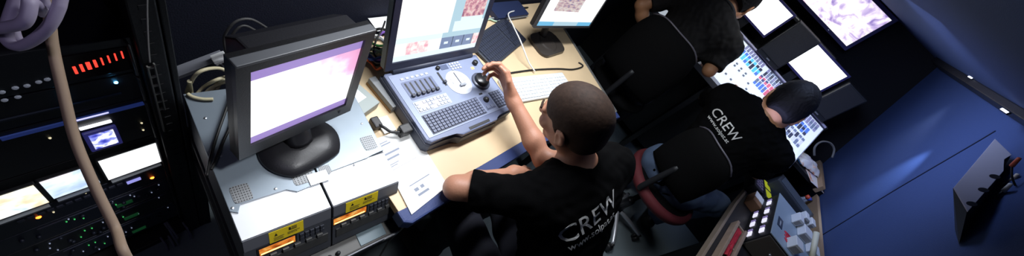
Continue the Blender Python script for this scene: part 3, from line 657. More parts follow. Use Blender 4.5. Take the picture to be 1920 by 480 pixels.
# cables on the desk
def desk_cable(label, px, z, r, m, sm=6, group=None, name='cable'):
    zs = z if isinstance(z, (list, tuple)) else [z] * len(px)
    pts = [on(u, v, 2, q) for (u, v), q in zip(px, zs)]
    bm = BM(); tube(bm, pts, r, 8, sm); return tag(obj(name, bm, m), label, 'cable', group)
desk_cable('white coiled lead arching over the black keyboard to the white one', [(968, 20), (953, 26), (962, 48), (975, 75), (984, 98), (992, 118), (1003, 134)], [.76, .79, .80, .80, .79, .765, .752], .0035, mat('white_cable', (.8, .8, .78), .5))
desk_cable('thin black cable running along the back of the white keyboard', [(955, 137), (1000, 131), (1045, 129), (1075, 130), (1093, 124), (1085, 117)], .745, .004, BLACK)
GRN = mat('green_cable', (.05, .25, .06), .5); PUR = mat('purple_cable', (.30, .15, .62), .5); RED = mat('red_cable', (.75, .13, .04), .5); BLU = mat('blue_cable', (.05, .10, .35), .5); BLKC = mat('black_cable', (.012, .012, .012), .5); GRY = mat('grey_cable', (.30, .32, .33), .5); LGN = mat('mint_cable', (.50, .68, .52), .5)
bundle = [
    (PUR, 'purple cable looping highest in the tangle left of the controller', [(704, 72), (722, 60), (736, 72), (724, 90), (700, 98)]),
    (PUR, 'second purple cable sagging below the tangle by the controller', [(712, 60), (732, 66), (738, 100), (716, 112), (690, 106)]),
    (GRN, 'dark green cable crossing the tangle left of the controller', [(695, 80), (712, 86), (735, 80), (744, 66)]),
    (LGN, 'mint green cable in the tangle left of the controller', [(690, 92), (706, 94), (722, 102), (738, 96)]),
    (BLKC, 'black cable on top of the tangle beside the monitor edge', [(698, 58), (712, 54), (728, 56), (742, 50)]),
    (BLKC, 'black cable drooping lowest in the tangle toward the grey box', [(690, 110), (705, 122), (722, 120), (734, 132), (722, 146)]),
    (RED, 'orange-red cable in the tangle above the grey box', [(686, 112), (696, 118), (706, 130), (716, 126)]),
    (BLU, 'blue cable between the red and purple cables of the tangle', [(684, 100), (694, 104), (704, 114), (718, 116)]),
    (GRY, 'grey cable along the rear of the tangle', [(692, 70), (714, 74), (730, 88), (742, 84)]),
    (LGN, 'second mint cable just under the first one in the tangle', [(688, 98), (704, 100), (718, 92), (740, 88)]),
    (mat('white_cable', (.8, .8, .78), .5), 'white cable with dark ends crossing the purple cables', [(694, 66), (712, 68), (724, 80), (740, 102)]),
    (BLKC, 'black cable between the mint cables of the tangle', [(688, 95), (706, 90), (722, 97), (738, 112)]),
    (BLU, 'dark blue cable lowest in the tangle above the grey box', [(684, 108), (698, 112), (714, 108), (730, 118)])]
for k, (m, lab, px) in enumerate(bundle):
    desk_cable(lab, px, [.752 + .010 * ((k * 5 + i * 3) % 4) for i in range(len(px))], .0042, m, 6, 'cables tangled beside the controller')
desk_cable('thin black cable trailing over the tangle toward the desk rear', [(722, 40), (716, 56), (706, 74), (700, 96), (706, 108)], [.78, .79, .785, .775, .76], .003, BLKC)
# sheet of paper behind the tangle
bm = BM(); c = on(722, 43, 2, ZD + .005); prism(bm, [(-.05, -.028), (.05, -.034), (.055, .03), (-.048, .034)], 0, .001); tag(obj('paper_sheet', bm, PAPER, None, False, loc(c.x, c.y, ZD + .001, .05)), 'white sheet of paper behind the cable tangle at the desk rear', 'paper')
# dark notebook and black case behind the controller
c = on(938, 14, 2, ZD); t = thing('flat_case', 'dark blue flat case behind the controller at the desk rear', 'case', loc(c.x - .12, .69, ZD + .001, .0))
bm = BM(); prism(bm, rrect(0, .26, 0, .10, .01, 3), 0, .03, .004); obj('shell', bm, mat('dark_blue_case', (.02, .03, .08), .4), t)
bm = BM(); lohi(bm, (.0, -.002, .013), (.26, .0, .017)); obj('seam', bm, GREY, t)
for k, (px, m, lab) in enumerate((([(905, 18), (930, 22), (960, 16), (990, 14)], BLKC, 'black cable lying in front of the dark blue case'), ([(900, 30), (925, 34), (945, 26), (985, 24)], GRY, 'grey cable lying between the black keyboard and the dark blue case'),
                             ([(908, 40), (918, 36), (932, 40), (950, 32)], LGN, 'pale green cable just behind the black keyboard'))):
    desk_cable(lab, px, .748, .004, m, 6, 'cables behind the black keyboard')
# trunking with white socket and the yellow-cream cables left of the monitor
def onw(u, v): return on(u, v, 1, .72)
p, q = onw(346, 142), onw(408, 118)
t = thing('cable_trunking', 'grey trunking rail with a white socket behind the monitor', 'trunking', frame(p, (q - p).normalized(), Vector((0, 1, 0))))
Lq = (q - p).length
bm = BM(); lohi(bm, (-.05, 0, -.006), (Lq + .02, .03, .006), .001); obj('rail', bm, mat('rail_pale', (.30, .31, .36), .4, .3), t)
bm = BM(); lohi(bm, (Lq - .004, -.016, -.006), (Lq + .028, .012, .022), .002); s = obj('socket', bm, WHITE, t)
for k in range(3):
    bm = BM(); lohi(bm, (Lq + .002 + k * .008, -.0175, .002), (Lq + .006 + k * .008, -.0158, .014)); obj('socket_slot', bm, DARK, s)
cr = [([(352, 190), (352, 168), (372, 136), (410, 128), (432, 142), (436, 170)], 'cream cable arching highest behind the monitor'),
      ([(362, 186), (380, 165), (405, 150), (432, 142)], 'cream cable sloping just under the highest arch behind the monitor'),
      ([(392, 182), (404, 160), (420, 148), (440, 150)], 'cream cable standing steeply beside the monitor edge'),
      ([(398, 186), (412, 158), (426, 152), (436, 178)], 'cream cable closest to the monitor edge'),
      ([(374, 192), (392, 168), (425, 152)], 'cream cable crossing the middle of the bundle behind the monitor'),
      ([(360, 186), (358, 170), (355, 152)], 'short cream cable end pointing up beside the rack'),
      ([(352, 176), (362, 182), (380, 186), (400, 186)], 'cream cable lying along the rear edge of the recorders')]
for px, lab in cr:
    pts = [on(u, v, 2, .7925) if 'lying' in lab else on(u, v, 1, .60 + .012 * (i % 2)) for i, (u, v) in enumerate(px)]
    bm = BM(); tube(bm, pts, .0040, 8, 6); tag(obj('network_cable', bm, CRM), lab, 'cable', 'cream cables behind the monitor')
for px, lab, z in (([(436, 170), (424, 205), (408, 250), (396, 290), (388, 330)], 'thin black cable draped over the recorder left of the monitor', .80), ([(440, 190), (434, 230), (420, 262), (404, 300), (396, 318)], 'second thin black cable draped beside the first one on the recorder', .798)):
    desk_cable(lab, px, z, .0030, BLKC, 6, 'black cables over the recorders')
for px, lab in (([(424, 100), (420, 70), (440, 42), (470, 36), (500, 52)], 'dim grey cable loop rising behind the monitor top'), ([(432, 100), (432, 72), (455, 48), (485, 60), (512, 70)], 'inner dim cable loop behind the monitor top')):
    pts = [on(u, v, 1, .70) for u, v in px]; bm = BM(); tube(bm, pts, .0030, 8, 6); tag(obj('cable', bm, mat('dim_cable', ())), lab, 'cable', 'dim cable loops behind the monitor')
# loose cable hanging under the desk corner
pts = [on(u, v, 1, .10) for u, v in ((762, 418), (750, 432), (730, 452), (706, 490))]
bm = BM(); tube(bm, pts, .0035, 8, 4); tag(obj('cable', bm, mat('brown_grey_cable', (.20, .18, .15), .6)), 'brownish cable hanging below the padded desk corner', 'cable')
# ================================================================== PEOPLE: smooth bodies grown from distance fields
class Field:
    def __init__(s, lo, hi, h):
        s.lo = np.array(lo, float); s.h = h; s.n = np.ceil((np.array(hi) - s.lo) / h).astype(int) + 1
        s.f = np.full(s.n, .06, np.float32)
    def block(s, a, b):
        i0 = np.maximum(np.floor((np.array(a) - s.lo) / s.h).astype(int), 0); i1 = np.minimum(np.ceil((np.array(b) - s.lo) / s.h).astype(int) + 1, s.n)
        if (i1 <= i0).any(): return None
        g = [(s.lo[k] + s.h * np.arange(i0[k], i1[k])).astype(np.float32) for k in range(3)]
        return tuple(slice(i0[k], i1[k]) for k in range(3)), np.meshgrid(*g, indexing='ij')
    def put(s, sl, d, k, sub):
        o = s.f[sl]
        if sub:
            hh = np.maximum(k - np.abs(o + d), 0) / max(k, 1e-6); s.f[sl] = np.maximum(o, -d) + hh * hh * k / 4
        else:
            hh = np.maximum(k - np.abs(o - d), 0) / max(k, 1e-6); s.f[sl] = np.minimum(o, d) - hh * hh * k / 4
    def cap(s, a, b, ra, rb=None, k=.02, sub=False):
        rb = ra if rb is None else rb; a = np.array(a, float); b = np.array(b, float); m = max(ra, rb) + k + .062
        r = s.block(np.minimum(a, b) - m, np.maximum(a, b) + m)
        if r is None: return
        sl, (X, Y, Z) = r; d = b - a; L2 = max(d @ d, 1e-12)
        t = np.clip(((X - a[0]) * d[0] + (Y - a[1]) * d[1] + (Z - a[2]) * d[2]) / L2, 0, 1)
        q = np.sqrt((X - a[0] - t * d[0]) ** 2 + (Y - a[1] - t * d[1]) ** 2 + (Z - a[2] - t * d[2]) ** 2) - (ra + (rb - ra) * t)
        s.put(sl, q.astype(np.float32), k, sub)
    def ell(s, c, rad, R=None, k=.02, sub=False):
        c = np.array(c, float); rad = np.array(rad, float); m = rad.max() + k + .062
        r = s.block(c - m, c + m)
        if r is None: return
        sl, (X, Y, Z) = r; R = np.eye(3) if R is None else np.array(R)
        P = [(X - c[0]) * R[i][0] + (Y - c[1]) * R[i][1] + (Z - c[2]) * R[i][2] for i in range(3)]
        k0 = np.sqrt(sum((P[i] / rad[i]) ** 2 for i in range(3))) + 1e-9; k1 = np.sqrt(sum((P[i] / rad[i] ** 2) ** 2 for i in range(3))) + 1e-9
        s.put(sl, (k0 * (k0 - 1) / k1).astype(np.float32), k, sub)
    def cut(s, p, n, k=.004):
        """take away what lies beyond the plane at p along n"""
        p = np.array(p, float); n = np.array(n, float); n /= np.linalg.norm(n)
        sl, (X, Y, Z) = s.block(s.lo, s.lo + s.h * s.n)
        d = (X - p[0]) * n[0] + (Y - p[1]) * n[1] + (Z - p[2]) * n[2]
        s.f = np.maximum(s.f, d.astype(np.float32))
    def ripple(s, amp, sc, seed=0):
        sl, (X, Y, Z) = s.block(s.lo, s.lo + s.h * s.n)
        w = np.sin(X * sc * 1.1 + 2.1 * np.sin(Y * sc * .6 + seed) + seed) * np.sin(Z * sc + 1.7 * np.sin(X * sc * .5 + seed * 2)) + .6 * np.sin(Y * sc * 1.7 + 2 * np.sin(Z * sc * .8) + seed * 3)
        s.f = s.f + (amp * w).astype(np.float32)
    def mesh(s, name, mats):
        f = s.f; nx, ny, nz = f.shape
        ins = f < 0; cnt = np.zeros((nx - 1, ny - 1, nz - 1), np.int8)
        for a in (0, 1):
            for b in (0, 1):
                for c in (0, 1): cnt += ins[a:nx - 1 + a, b:ny - 1 + b, c:nz - 1 + c]
        act = (cnt > 0) & (cnt < 8); idx = np.full(act.shape, -1, np.int64); I = np.argwhere(act); idx[act] = np.arange(len(I))
        pos = np.zeros((len(I), 3)); num = np.zeros(len(I)); I = I.astype(np.int64)
        offs = [(a, b) for a in (0, 1) for b in (0, 1)]
        for ax in range(3):
            o1, o2 = [k for k in range(3) if k != ax]
            for a, b in offs:
                A = I.copy(); A[:, o1] += a; A[:, o2] += b; B = A.copy(); B[:, ax] += 1
                fa = f[A[:, 0], A[:, 1], A[:, 2]].astype(float); fb = f[B[:, 0], B[:, 1], B[:, 2]].astype(float)
                cr = (fa < 0) != (fb < 0); t = np.where(cr, fa / np.where(cr, fa - fb, 1), 0)
                P = A.astype(float); P[:, ax] += t; pos += np.where(cr[:, None], P, 0); num += cr
        V = s.lo + s.h * (pos / num[:, None])
        F = []
        for ax in range(3):
            o1, o2 = ((1, 2), (2, 0), (0, 1))[ax]
            sl0 = [slice(None)] * 3; sl1 = [slice(None)] * 3
            sl0[ax] = slice(0, -1); sl1[ax] = slice(1, None)
            a = ins[tuple(sl0)]; b = ins[tuple(sl1)]; E = np.argwhere(a != b)
            m = (E[:, o1] > 0) & (E[:, o2] > 0) & (E[:, o1] < f.shape[o1] - 1) & (E[:, o2] < f.shape[o2] - 1); E = E[m]
            fl = a[E[:, 0], E[:, 1], E[:, 2]]
            def g(d1, d2):
                q = E.copy(); q[:, o1] -= d1; q[:, o2] -= d2; return idx[q[:, 0], q[:, 1], q[:, 2]]
            Q = np.stack([g(1, 1), g(0, 1), g(0, 0), g(1, 0)], 1); Q[~fl] = Q[~fl][:, ::-1]; F.append(Q)
        F = np.concatenate(F)
        me = bpy.data.meshes.new(name); me.vertices.add(len(V)); me.vertices.foreach_set('co', V.astype(np.float32).ravel())
        me.loops.add(F.size); me.loops.foreach_set('vertex_index', F.astype(np.int32).ravel()); me.polygons.add(len(F))
        me.polygons.foreach_set('loop_start', np.arange(0, F.size, 4, dtype=np.int32)); me.polygons.foreach_set('use_smooth', np.ones(len(F), bool))
        for m in mats: me.materials.append(m)
        me.update(calc_edges=True); me.validate(); return me

def npv(*v): return np.array(v, float)
def unit_(v): v = np.array(v, float); return v / np.linalg.norm(v)
def head_sdf(F, T, sc, ears=True):
    """T: 4x4 (columns right, forward, up, centre)"""
    R = T[:3, :3]; c = T[:3, 3]
    w = lambda x, y, z: c + sc * (R @ npv(x, y, z))
    E = lambda p, r, k=.02, sub=False, Q=None: F.ell(w(*p), np.array(r) * sc, (R if Q is None else Q).T, k, sub)
    Cc = lambda a, b, ra, rb=None, k=.012, sub=False: F.cap(w(*a), w(*b), ra * sc, (ra if rb is None else rb) * sc, k, sub)
    E((0, -.012, .030), (.074, .096, .088)); E((0, .030, -.040), (.060, .062, .070), .03)
    Cc((-.052, .0, -.055), (-.012, .078, -.098), .018, .016, .03); Cc((.052, .0, -.055), (.012, .078, -.098), .018, .016, .03)
    Cc((-.012, .082, -.098), (.012, .082, -.098), .017, None, .02)
    for sx in (-1, 1):
        E((sx * .034, .074, -.022), (.026, .022, .022), .025)                   # cheek
        Cc((sx * .014, .088, .024), (sx * .046, .076, .026), .009, .008, .015)   # brow
        E((sx * .032, .102, .006), (.019, .016, .012), .012, True)              # eye socket
        E((sx * .032, .080, .005), (.0145, .0125, .0120), .004)                  # eyeball under the lid
        if ears:
            Q = R @ np.array(Matrix.Rotation(sx * .35, 3, 'Z')) @ np.array(Matrix.Rotation(.25, 3, 'X'))
            E((sx * .079, -.008, -.006), (.009, .021, .033), .008, False, Q); E((sx * .087, -.004, -.004), (.006, .011, .020), .004, True, Q)
            E((sx * .077, .002, -.034), (.008, .010, .010), .008)
    Cc((0, .094, .012), (0, .116, -.024), .008, .011, .012); E((0, .114, -.028), (.016, .014, .010), .008)
    Cc((-.020, .092, -.058), (.020, .092, -.058), .006, None, .008); Cc((-.018, .090, -.068), (.018, .090, -.068), .0065, None, .008)
    E((0, .1035, -.063), (.024, .008, .0016), .003, True)
def hand_sdf(F, W, d, n, s, sc=1., curl=(.5, .6, .5), spread=.0, thumb=.4):
    W = np.array(W, float); d = unit_(d); n = unit_(npv(*n) - d * (npv(*n) @ d)); s = unit_(npv(*s) - d * (npv(*s) @ d) - n * (npv(*s) @ n))
    F.cap(W - d * .02 * sc, W + d * .02 * sc, .023 * sc, .021 * sc, .02)
    L = [(.041, .026, .020), (.046, .029, .022), (.042, .027, .021), (.033, .020, .018)]
    for i in range(4):
        m = W + d * (.090 - .003 * abs(i - 1) - (.006 if i == 3 else 0)) * sc + s * (.029 - .0195 * i) * sc
        F.cap(W + d * .012 * sc + s * (.013 - .009 * i) * sc, m, .0135 * sc, .0105 * sc, .012)
        p = m; a = 0
        dd = unit_(d + s * spread * (1.5 - i))
        for j in range(3):
            a += curl[j] * (1 + .10 * i); q = p + (dd * math.cos(a) + n * math.sin(a)) * L[i][j] * sc
            r0 = (.0092, .0084, .0078, .0074)[0 if i < 3 else 1] - .0008 * j
            F.cap(p, q, r0 * sc, (r0 - .0007) * sc, .004); p = q
    b = W + d * .022 * sc + s * .020 * sc + n * .006 * sc; q = b + (unit_(d * .75 + s * .62 + n * .25)) * .044 * sc
    F.cap(b, q, .0145 * sc, .0105 * sc, .014)
    q2 = q + unit_(d * .95 + s * .2 + n * thumb) * .032 * sc; F.cap(q, q2, .0098 * sc, .009 * sc, .004)
    q3 = q2 + unit_(d * .95 - s * .05 + n * (thumb + .35)) * .024 * sc; F.cap(q2, q3, .009 * sc, .0072 * sc, .004)

SKIN = mat('skin', (.46, .22, .14), .5, bump=.12, scale=180, var=.07)
SKIN2 = mat('skin_two', (.48, .23, .115), .5, bump=.12, scale=180, var=.07)
SHIRT = mat('black_cotton', (.0028, .0028, .0032), .95, bump=.35, scale=500, spec=.05)
JEANS = mat('blue_denim', (.075, .115, .20), .85, bump=.4, scale=500, var=.2)
JEANS2 = mat('black_denim', (.006, .007, .016), .85, bump=.4, scale=500, var=.2)
PRINT = mat('shirt_print', (.62, .62, .62), .7)
HAIRB = mat('brown_hair', (.034, .018, .012), .75, bump=.2, scale=90, var=.6, spec=.3); HAIRK = mat('black_hair', (.004, .0035, .0035), .7, bump=.35, scale=70, var=.4, spec=.15)
EYEW = mat('eye_white', (.7, .68, .65), .2); SHOE = mat('black_shoe', (.012, .012, .012), .5)

def person(P, label, sc, hair, skin, jeans, hair_cut, h=.004, cloth=None):
    J = {k: np.array(v, float) for k, v in P.items() if k not in ('hands', 'sleeve', 'hs')}
    up = unit_(J['hup']); fw = unit_(J['hfw']); up = unit_(up - fw * (up @ fw)); rt = np.cross(fw, up)
    T = np.eye(4); T[:3, 0] = rt; T[:3, 1] = fw; T[:3, 2] = up; T[:3, 3] = J['head']
    pts = np.array([v for k, v in J.items() if k not in ('hup', 'hfw')])
    lo, hi = pts.min(0) - .24, pts.max(0) + .24; lo[2] = max(lo[2], -.02)
    sh = unit_(J['shR'] - J['shL']); sp = unit_(J['c7'] - J['pel']); tf = unit_(np.cross(sp, sh)) * 1.
    if tf @ fw < 0: tf = -tf
    def torso(F, g):
        s = sc
        RT = lambda axis_up: (lambda u: np.array([unit_(np.cross(np.cross(u, sh), u)), unit_(np.cross(u, sh)) if np.cross(u, sh) @ tf > 0 else -unit_(np.cross(u, sh)), u]))(unit_(axis_up))
        pel, c7 = J['pel'], J['c7']; mid = J['mid']
        ch = mid * .42 + c7 * .58
        F.ell(pel, npv(.165, .115, .11) * s + g, RT(mid - pel), .05)
        F.ell(mid, npv(.150, .105, .15) * s + g, RT(c7 - pel), .07)
        F.ell(ch + tf * .01 * s, npv(.170, .112, .17) * s + g, RT(c7 - mid), .07)
        F.cap(J['shL'] * .62 + c7 * .38 - sp * .045 * s, J['shR'] * .62 + c7 * .38 - sp * .045 * s, .075 * s + g, None, .06)
        for sd in ('L', 'R'):
            F.cap(J['sh' + sd], J['sh' + sd] * .45 + c7 * .55 + sp * .0, .055 * s + g, .052 * s + g, .05)   # trapezius
            F.ell(J['sh' + sd], npv(.062, .062, .062) * s + g, None, .04)
    F = Field(lo, hi, h)
    torso(F, 0.)
    ch_top = J['c7'] + tf * .025 * sc
    F.cap(ch_top - sp * .02, J['head'] - fw * .018 * sc - up * .055 * sc, .060 * sc, .054 * sc, .03)
    hs = sc * P.get('hs', 1.); head_sdf(F, T, hs)
    for sd in ('L', 'R'):
        a, e, w = J['sh' + sd], J['el' + sd], J['wr' + sd]
        F.cap(a, e, .047 * sc, .034 * sc, .025); m = e * .7 + w * .3
        F.cap(e, m, .033 * sc, .036 * sc, .02); F.cap(m, w, .037 * sc, .0235 * sc, .02)
        d, n, s_, curl = P['hands'][sd]; hand_sdf(F, w, d, n, s_, sc, *curl)
        hp, kn, an = J['hp' + sd], J['kn' + sd], J['an' + sd]
        F.cap(hp, kn, .082 * sc, .056 * sc, .04); mm = kn * .7 + an * .3
        F.cap(kn, mm, .055 * sc, .056 * sc, .03); F.cap(mm, an, .056 * sc, .036 * sc, .03)
        ff = unit_(npv(J['ff'][0], J['ff'][1], 0)); F.cap(an + npv(0, 0, -.03) - ff * .03, an + ff * .15 + npv(0, 0, -.045), .036 * sc, .03 * sc, .03)
    body = bpy.data.objects.new('person', F.mesh('person_body', [skin])); COL.objects.link(body); tag(body, label, 'person')
    # shirt
    S = Field(lo, hi, h); torso(S, .011)
    for sd in ('L', 'R'):
        a, e = J['sh' + sd], J['el' + sd]; q = a + (e - a) * P['sleeve'][sd]
        S.cap(a, q + (e - a) * .08, .062 * sc, .058 * sc, .04)
    S.ripple(.0028, 42, 1 + len(label) % 5); S.ripple(.0015, 95, 2.)
    # sleeve ends: cut with a plane only round each arm
    for sd in ('L', 'R'):
        a, e = J['sh' + sd], J['el' + sd]; q = a + (e - a) * P['sleeve'][sd]; n = unit_(e - a)
        r = S.block(q - .11, q + .11)
        if r:
            sl, (X, Y, Z) = r
            d = (X - q[0]) * n[0] + (Y - q[1]) * n[1] + (Z - q[2]) * n[2]
            ax = np.sqrt(np.maximum((X - q[0]) ** 2 + (Y - q[1]) ** 2 + (Z - q[2]) ** 2 - d * d, 0))
            S.f[sl] = np.where(ax < .092 * sc, np.maximum(S.f[sl], d), S.f[sl])
    # neckline: a hole round the neck
    nk = J['head'] - fw * .018 * sc - up * .055 * sc
    S.cap(ch_top - sp * .012 + unit_(nk - ch_top) * .05, nk, .068 * sc, .075 * sc, .006, True)
    n = unit_(nk - ch_top); 
    S.cut(J['pel'] - sp * .10 * sc, -sp)
    shirt = bpy.data.objects.new('t_shirt', S.mesh('t_shirt', [cloth or SHIRT])); COL.objects.link(shirt); shirt.parent = body
    # collar band
    # trousers
    G = Field(lo, hi, h * 1.25); pel = J['pel']
    RTp = np.array([sh, unit_(np.cross(J['mid'] - pel, sh)), unit_(J['mid'] - pel)])
    G.ell(pel, npv(.168, .120, .115) * sc + .006, RTp, .05)
    for sd in ('L', 'R'):
        hp, kn, an = J['hp' + sd], J['kn' + sd], J['an' + sd]
        G.cap(hp, kn, .094 * sc, .070 * sc, .05); G.cap(kn, an + (an - kn) * .0 , .070 * sc, .060 * sc, .03)
        G.cap(hp * .5 + pel * .5, hp, .10 * sc, .094 * sc, .05)
    G.ripple(.003, 38, 3.); G.cut(npv(0, 0, min(J['anL'][2], J['anR'][2]) - .01), npv(0, 0, -1));
    o = bpy.data.objects.new('jeans', G.mesh('jeans', [jeans])); COL.objects.link(o); o.parent = body
    for sd in ('L', 'R'):
        an = J['an' + sd]; ff = unit_(npv(J['ff'][0], J['ff'][1], 0)); K = Field(an - .28, an + .28, .006)
        K.cap(an + npv(0, 0, -.045) - ff * .05, an + ff * .16 + npv(0, 0, -.05), .048 * sc, .042 * sc, .02); K.cap(an, an + npv(0, 0, -.04), .052, .05, .02)
        K.cut(npv(0, 0, max(.002, an[2] - .092)), npv(0, 0, -1)); K.cut(an + npv(0, 0, .015), npv(0, 0, 1))
        o = bpy.data.objects.new('shoe', K.mesh('shoe', [SHOE])); COL.objects.link(o); o.parent = body
    # hair: the skull a little larger, cut at the hairline
    c = J['head']; w = lambda x, y, z: c + hs * (rt * x + fw * y + up * z)
    H = Field(c - .17 * sc, c + .17 * sc, .0032); RT = np.array([rt, fw, up])
    g = hair_cut['thick']
    H.ell(w(0, -.013, .030), npv(.074 + g * .8, .096 + g, .088 + g) * hs, RT, .02)
    H.ell(w(0, -.045, -.035), npv(.060 + g * .5, .050 + g * .6, .050) * hs, RT, .03)
    # ripples for locks
    sl, (X, Y, Z) = H.block(H.lo, H.lo + H.h * H.n)
    H.f = H.f + (hair_cut['rough'] * (np.sin(X * 90 + 2 * np.sin(Y * 70)) * np.sin(Y * 80 + 2 * np.sin(Z * 60)) * .5 + .5 * np.sin(X * 330 + 3 * np.sin(Z * 90)) * np.sin(Y * 310 + 2 * np.sin(X * 120)))).astype(np.float32)
    q = w(0, .062, .045); nn = unit_(fw * .80 - up * .58); H.cut(q, nn)                                   # forehead and temples
    q = w(0, .022, .0); nn = unit_(fw * 1. + up * -.12)
    d1 = (X - q[0]) * nn[0] + (Y - q[1]) * nn[1] + (Z - q[2]) * nn[2]; q2 = w(0, 0, .035); d2 = -((X - q2[0]) * up[0] + (Y - q2[1]) * up[1] + (Z - q2[2]) * up[2])
    H.f = np.maximum(H.f, -np.maximum(-d1, -d2).astype(np.float32))                                       # in front of the ears below the temples
    H.cut(w(0, -.06, hair_cut['nape']), unit_(-up - fw * .25))
    for sx in (-1, 1): H.ell(w(sx * .082, -.004, -.010), npv(.022, .021, .033) * hs, RT, .004, True)
    o = bpy.data.objects.new('hair', H.mesh('hair', [hair])); COL.objects.link(o); o.parent = body
    for sx in (-1, 1):
        bm = BM(); bmesh.ops.create_uvsphere(bm, u_segments=12, v_segments=8, radius=.0115 * hs); p = w(sx * .032, .0825, .005); bmesh.ops.translate(bm, vec=p, verts=bm.verts); obj('eye', bm, EYEW, body, True)
        bm = BM(); a, b_ = w(sx * .018, .1005, .030), w(sx * .048, .086, .029); tube(bm, [a, (a + b_) / 2 + up * .004, b_], .0035 * sc, 6, 3); obj('eyebrow', bm, hair, body, True)
    return body, shirt, dict(T=T, sh=sh, sp=sp, tf=tf, J=J)

def shirt_print(shirt, origin, xdir, ydir, lines):
    """lettering laid on the cloth: each vertex of flat text falls along the normal onto the shirt"""
    me = shirt.data; bvh = BVHTree.FromPolygons([v.co[:] for v in me.vertices], [p.vertices[:] for p in me.polygons])
    X = Vector(xdir).normalized(); Y = Vector(ydir); Y = (Y - X * Y.dot(X)).normalized(); N = X.cross(Y)
    for txt, size, dx, dy, bold, nm in lines:
        bm = text_bm(txt, size, 0.)
        bmesh.ops.subdivide_edges(bm, edges=[e for e in bm.edges if e.calc_length() > size * .25], cuts=2)
        bmesh.ops.triangulate(bm, faces=bm.faces)
        ok = 0
        for v in bm.verts:
            p = Vector(origin) + X * (v.co.x + dx) + Y * (v.co.y + dy)
            hit, nor, _i, _d = bvh.ray_cast(p + N * .25, -N)
            if hit is not None: v.co = hit + N * .0022; ok += 1
            else:
                hit, nor, _i, _d = bvh.find_nearest(p); v.co = hit + nor * .002
        bmesh.ops.solidify(bm, geom=bm.faces, thickness=-.0008)
        o = obj(nm, bm, PRINT, shirt)
    return

# ------------------------------------------------------------------ the man at the controller
P1 = dict(hs=1.02, head=(.855, .052, 1.086), hfw=(.08, .87, -.47), hup=(-.36, .40, .84), c7=(.880, -.085, .968), mid=(.80, -.265, .75), pel=(.72, -.39, .53),
          shL=(.742, -.085, .905), shR=(1.035, -.135, .965), elL=(.588, .10, .792), elR=(.935, .02, .825), wrL=(.835, .030, .782), wrR=(.946, .262, .872),
          hpL=(.64, -.36, .50), hpR=(.81, -.36, .50), knL=(.73, .04, .50), knR=(.97, .04, .50), anL=(.74, .02, .10), anR=(.97, .02, .10), ff=(0, 1, 0),
          hands={'L': ((.75, -.62, -.22), (-.1, .1, -1), (.6, .75, .1), ((.35, .4, .3), .0, .2)), 'R': ((.08, .92, .34), (-.88, -.1, -.42), (-.40, -.1, .9), ((.55, .75, .5), .10, .1))},
          sleeve={'L': .84, 'R': .75})
b1, s1, i1 = person(P1, 'person in black t-shirt seated at the desk, one hand raised over the jog dial', 1.0, HAIRB, SKIN, JEANS2, dict(thick=.007, rough=.0003, nape=-.060), .0036)

def cloth_hits(shirt, pxs):
    bv = BVHTree.FromPolygons([v.co[:] for v in shirt.data.vertices], [p.vertices[:] for p in shirt.data.polygons]); out = []
    for q in pxs:
        h, n, _i, _d = bv.ray_cast(EYE, ray(*q)); out.append((h, n))
    return out
hc = cloth_hits(s1, [(1114, 420), (1082, 446), (1146, 394)])
if all(h for h, n in hc):
    O1, X1, N1 = hc[0][0], hc[2][0] - hc[1][0], hc[0][1] + hc[1][1] + hc[2][1]
else:
    O1, X1, N1 = Vector((.77, -.18, .99)), Vector((.15, 0, .086)), Vector((-.3, -.6, .73))
shirt_print(s1, O1, X1, N1.cross(X1), [('CREW', .080, 0, -.004, True, 'crew_print'), ('www.solpat.at', .033, -.004, -.036, False, 'web_print')])
P3 = dict(hs=1.04, head=(2.205, -.490, 1.262), hfw=(.80, -.12, -.58), hup=(.60, .02, .80), c7=(2.15, -.46, 1.15), mid=(2.05, -.49, .88), pel=(2.03, -.50, .62),
          shL=(2.14, -.30, 1.085), shR=(2.13, -.675, 1.085), elL=(2.42, -.27, .93), elR=(2.36, -.80, .90), wrL=(2.64, -.36, 1.03), wrR=(2.60, -.72, 1.02),
          hpL=(2.05, -.42, .60), hpR=(2.04, -.61, .60), knL=(2.44, -.50, .62), knR=(2.29, -.85, .60), anL=(2.48, -.46, .12), anR=(2.38, -.80, .12), ff=(1, 0, 0),
          hands={'L': ((1, -.1, .05), (.1, 0, -1), (0, -1, 0), ((.25, .3, .2), .08, .2)), 'R': ((1, .1, .05), (.1, 0, -1), (0, 1, 0), ((.25, .3, .2), .08, .2))},
          sleeve={'L': .8, 'R': .8})
b3, s3, i3 = person(P3, 'person in black t-shirt and blue jeans bending over the panel nearest the blue wall', 1.1, HAIRK, SKIN2, JEANS, dict(thick=.016, rough=.0022, nape=-.072), .0048)
shirt_print(s3, Vector((1.95, -.375, 1.03)), Vector((0, -1, -.03)), Vector(i3['sp']), [('CREW', .066, .012, .006, True, 'crew_print'), ('www.solpat.at', .027, .012, -.022, False, 'web_print')])
P2 = dict(head=(2.73, .10, 1.365), hfw=(.82, -.30, -.48), hup=(.52, -.05, .85), c7=(2.585, .115, 1.265), mid=(2.46, .13, .97), pel=(2.42, .14, .66),
          shL=(2.56, .335, 1.215), shR=(2.53, -.085, 1.185), elL=(2.42, .46, 1.0), elR=at(1330, 132, 2.16), wrL=(2.50, .30, .86), wrR=(2.70, -.11, 1.04),
          hpL=(2.44, .25, .62), hpR=(2.44, .03, .62), knL=(2.82, .32, .62), knR=(2.80, -.03, .62), anL=(2.86, .30, .12), anR=(2.84, -.02, .12), ff=(1, 0, 0),
          hands={'L': ((.6, -.6, -.2), (.1, 0, -1), (.6, .6, 0), ((.4, .4, .3), .05, .2)), 'R': ((1, .2, .05), (.1, 0, -1), (0, 1, 0), ((.25, .3, .2), .08, .2))},
          sleeve={'L': .8, 'R': .85})
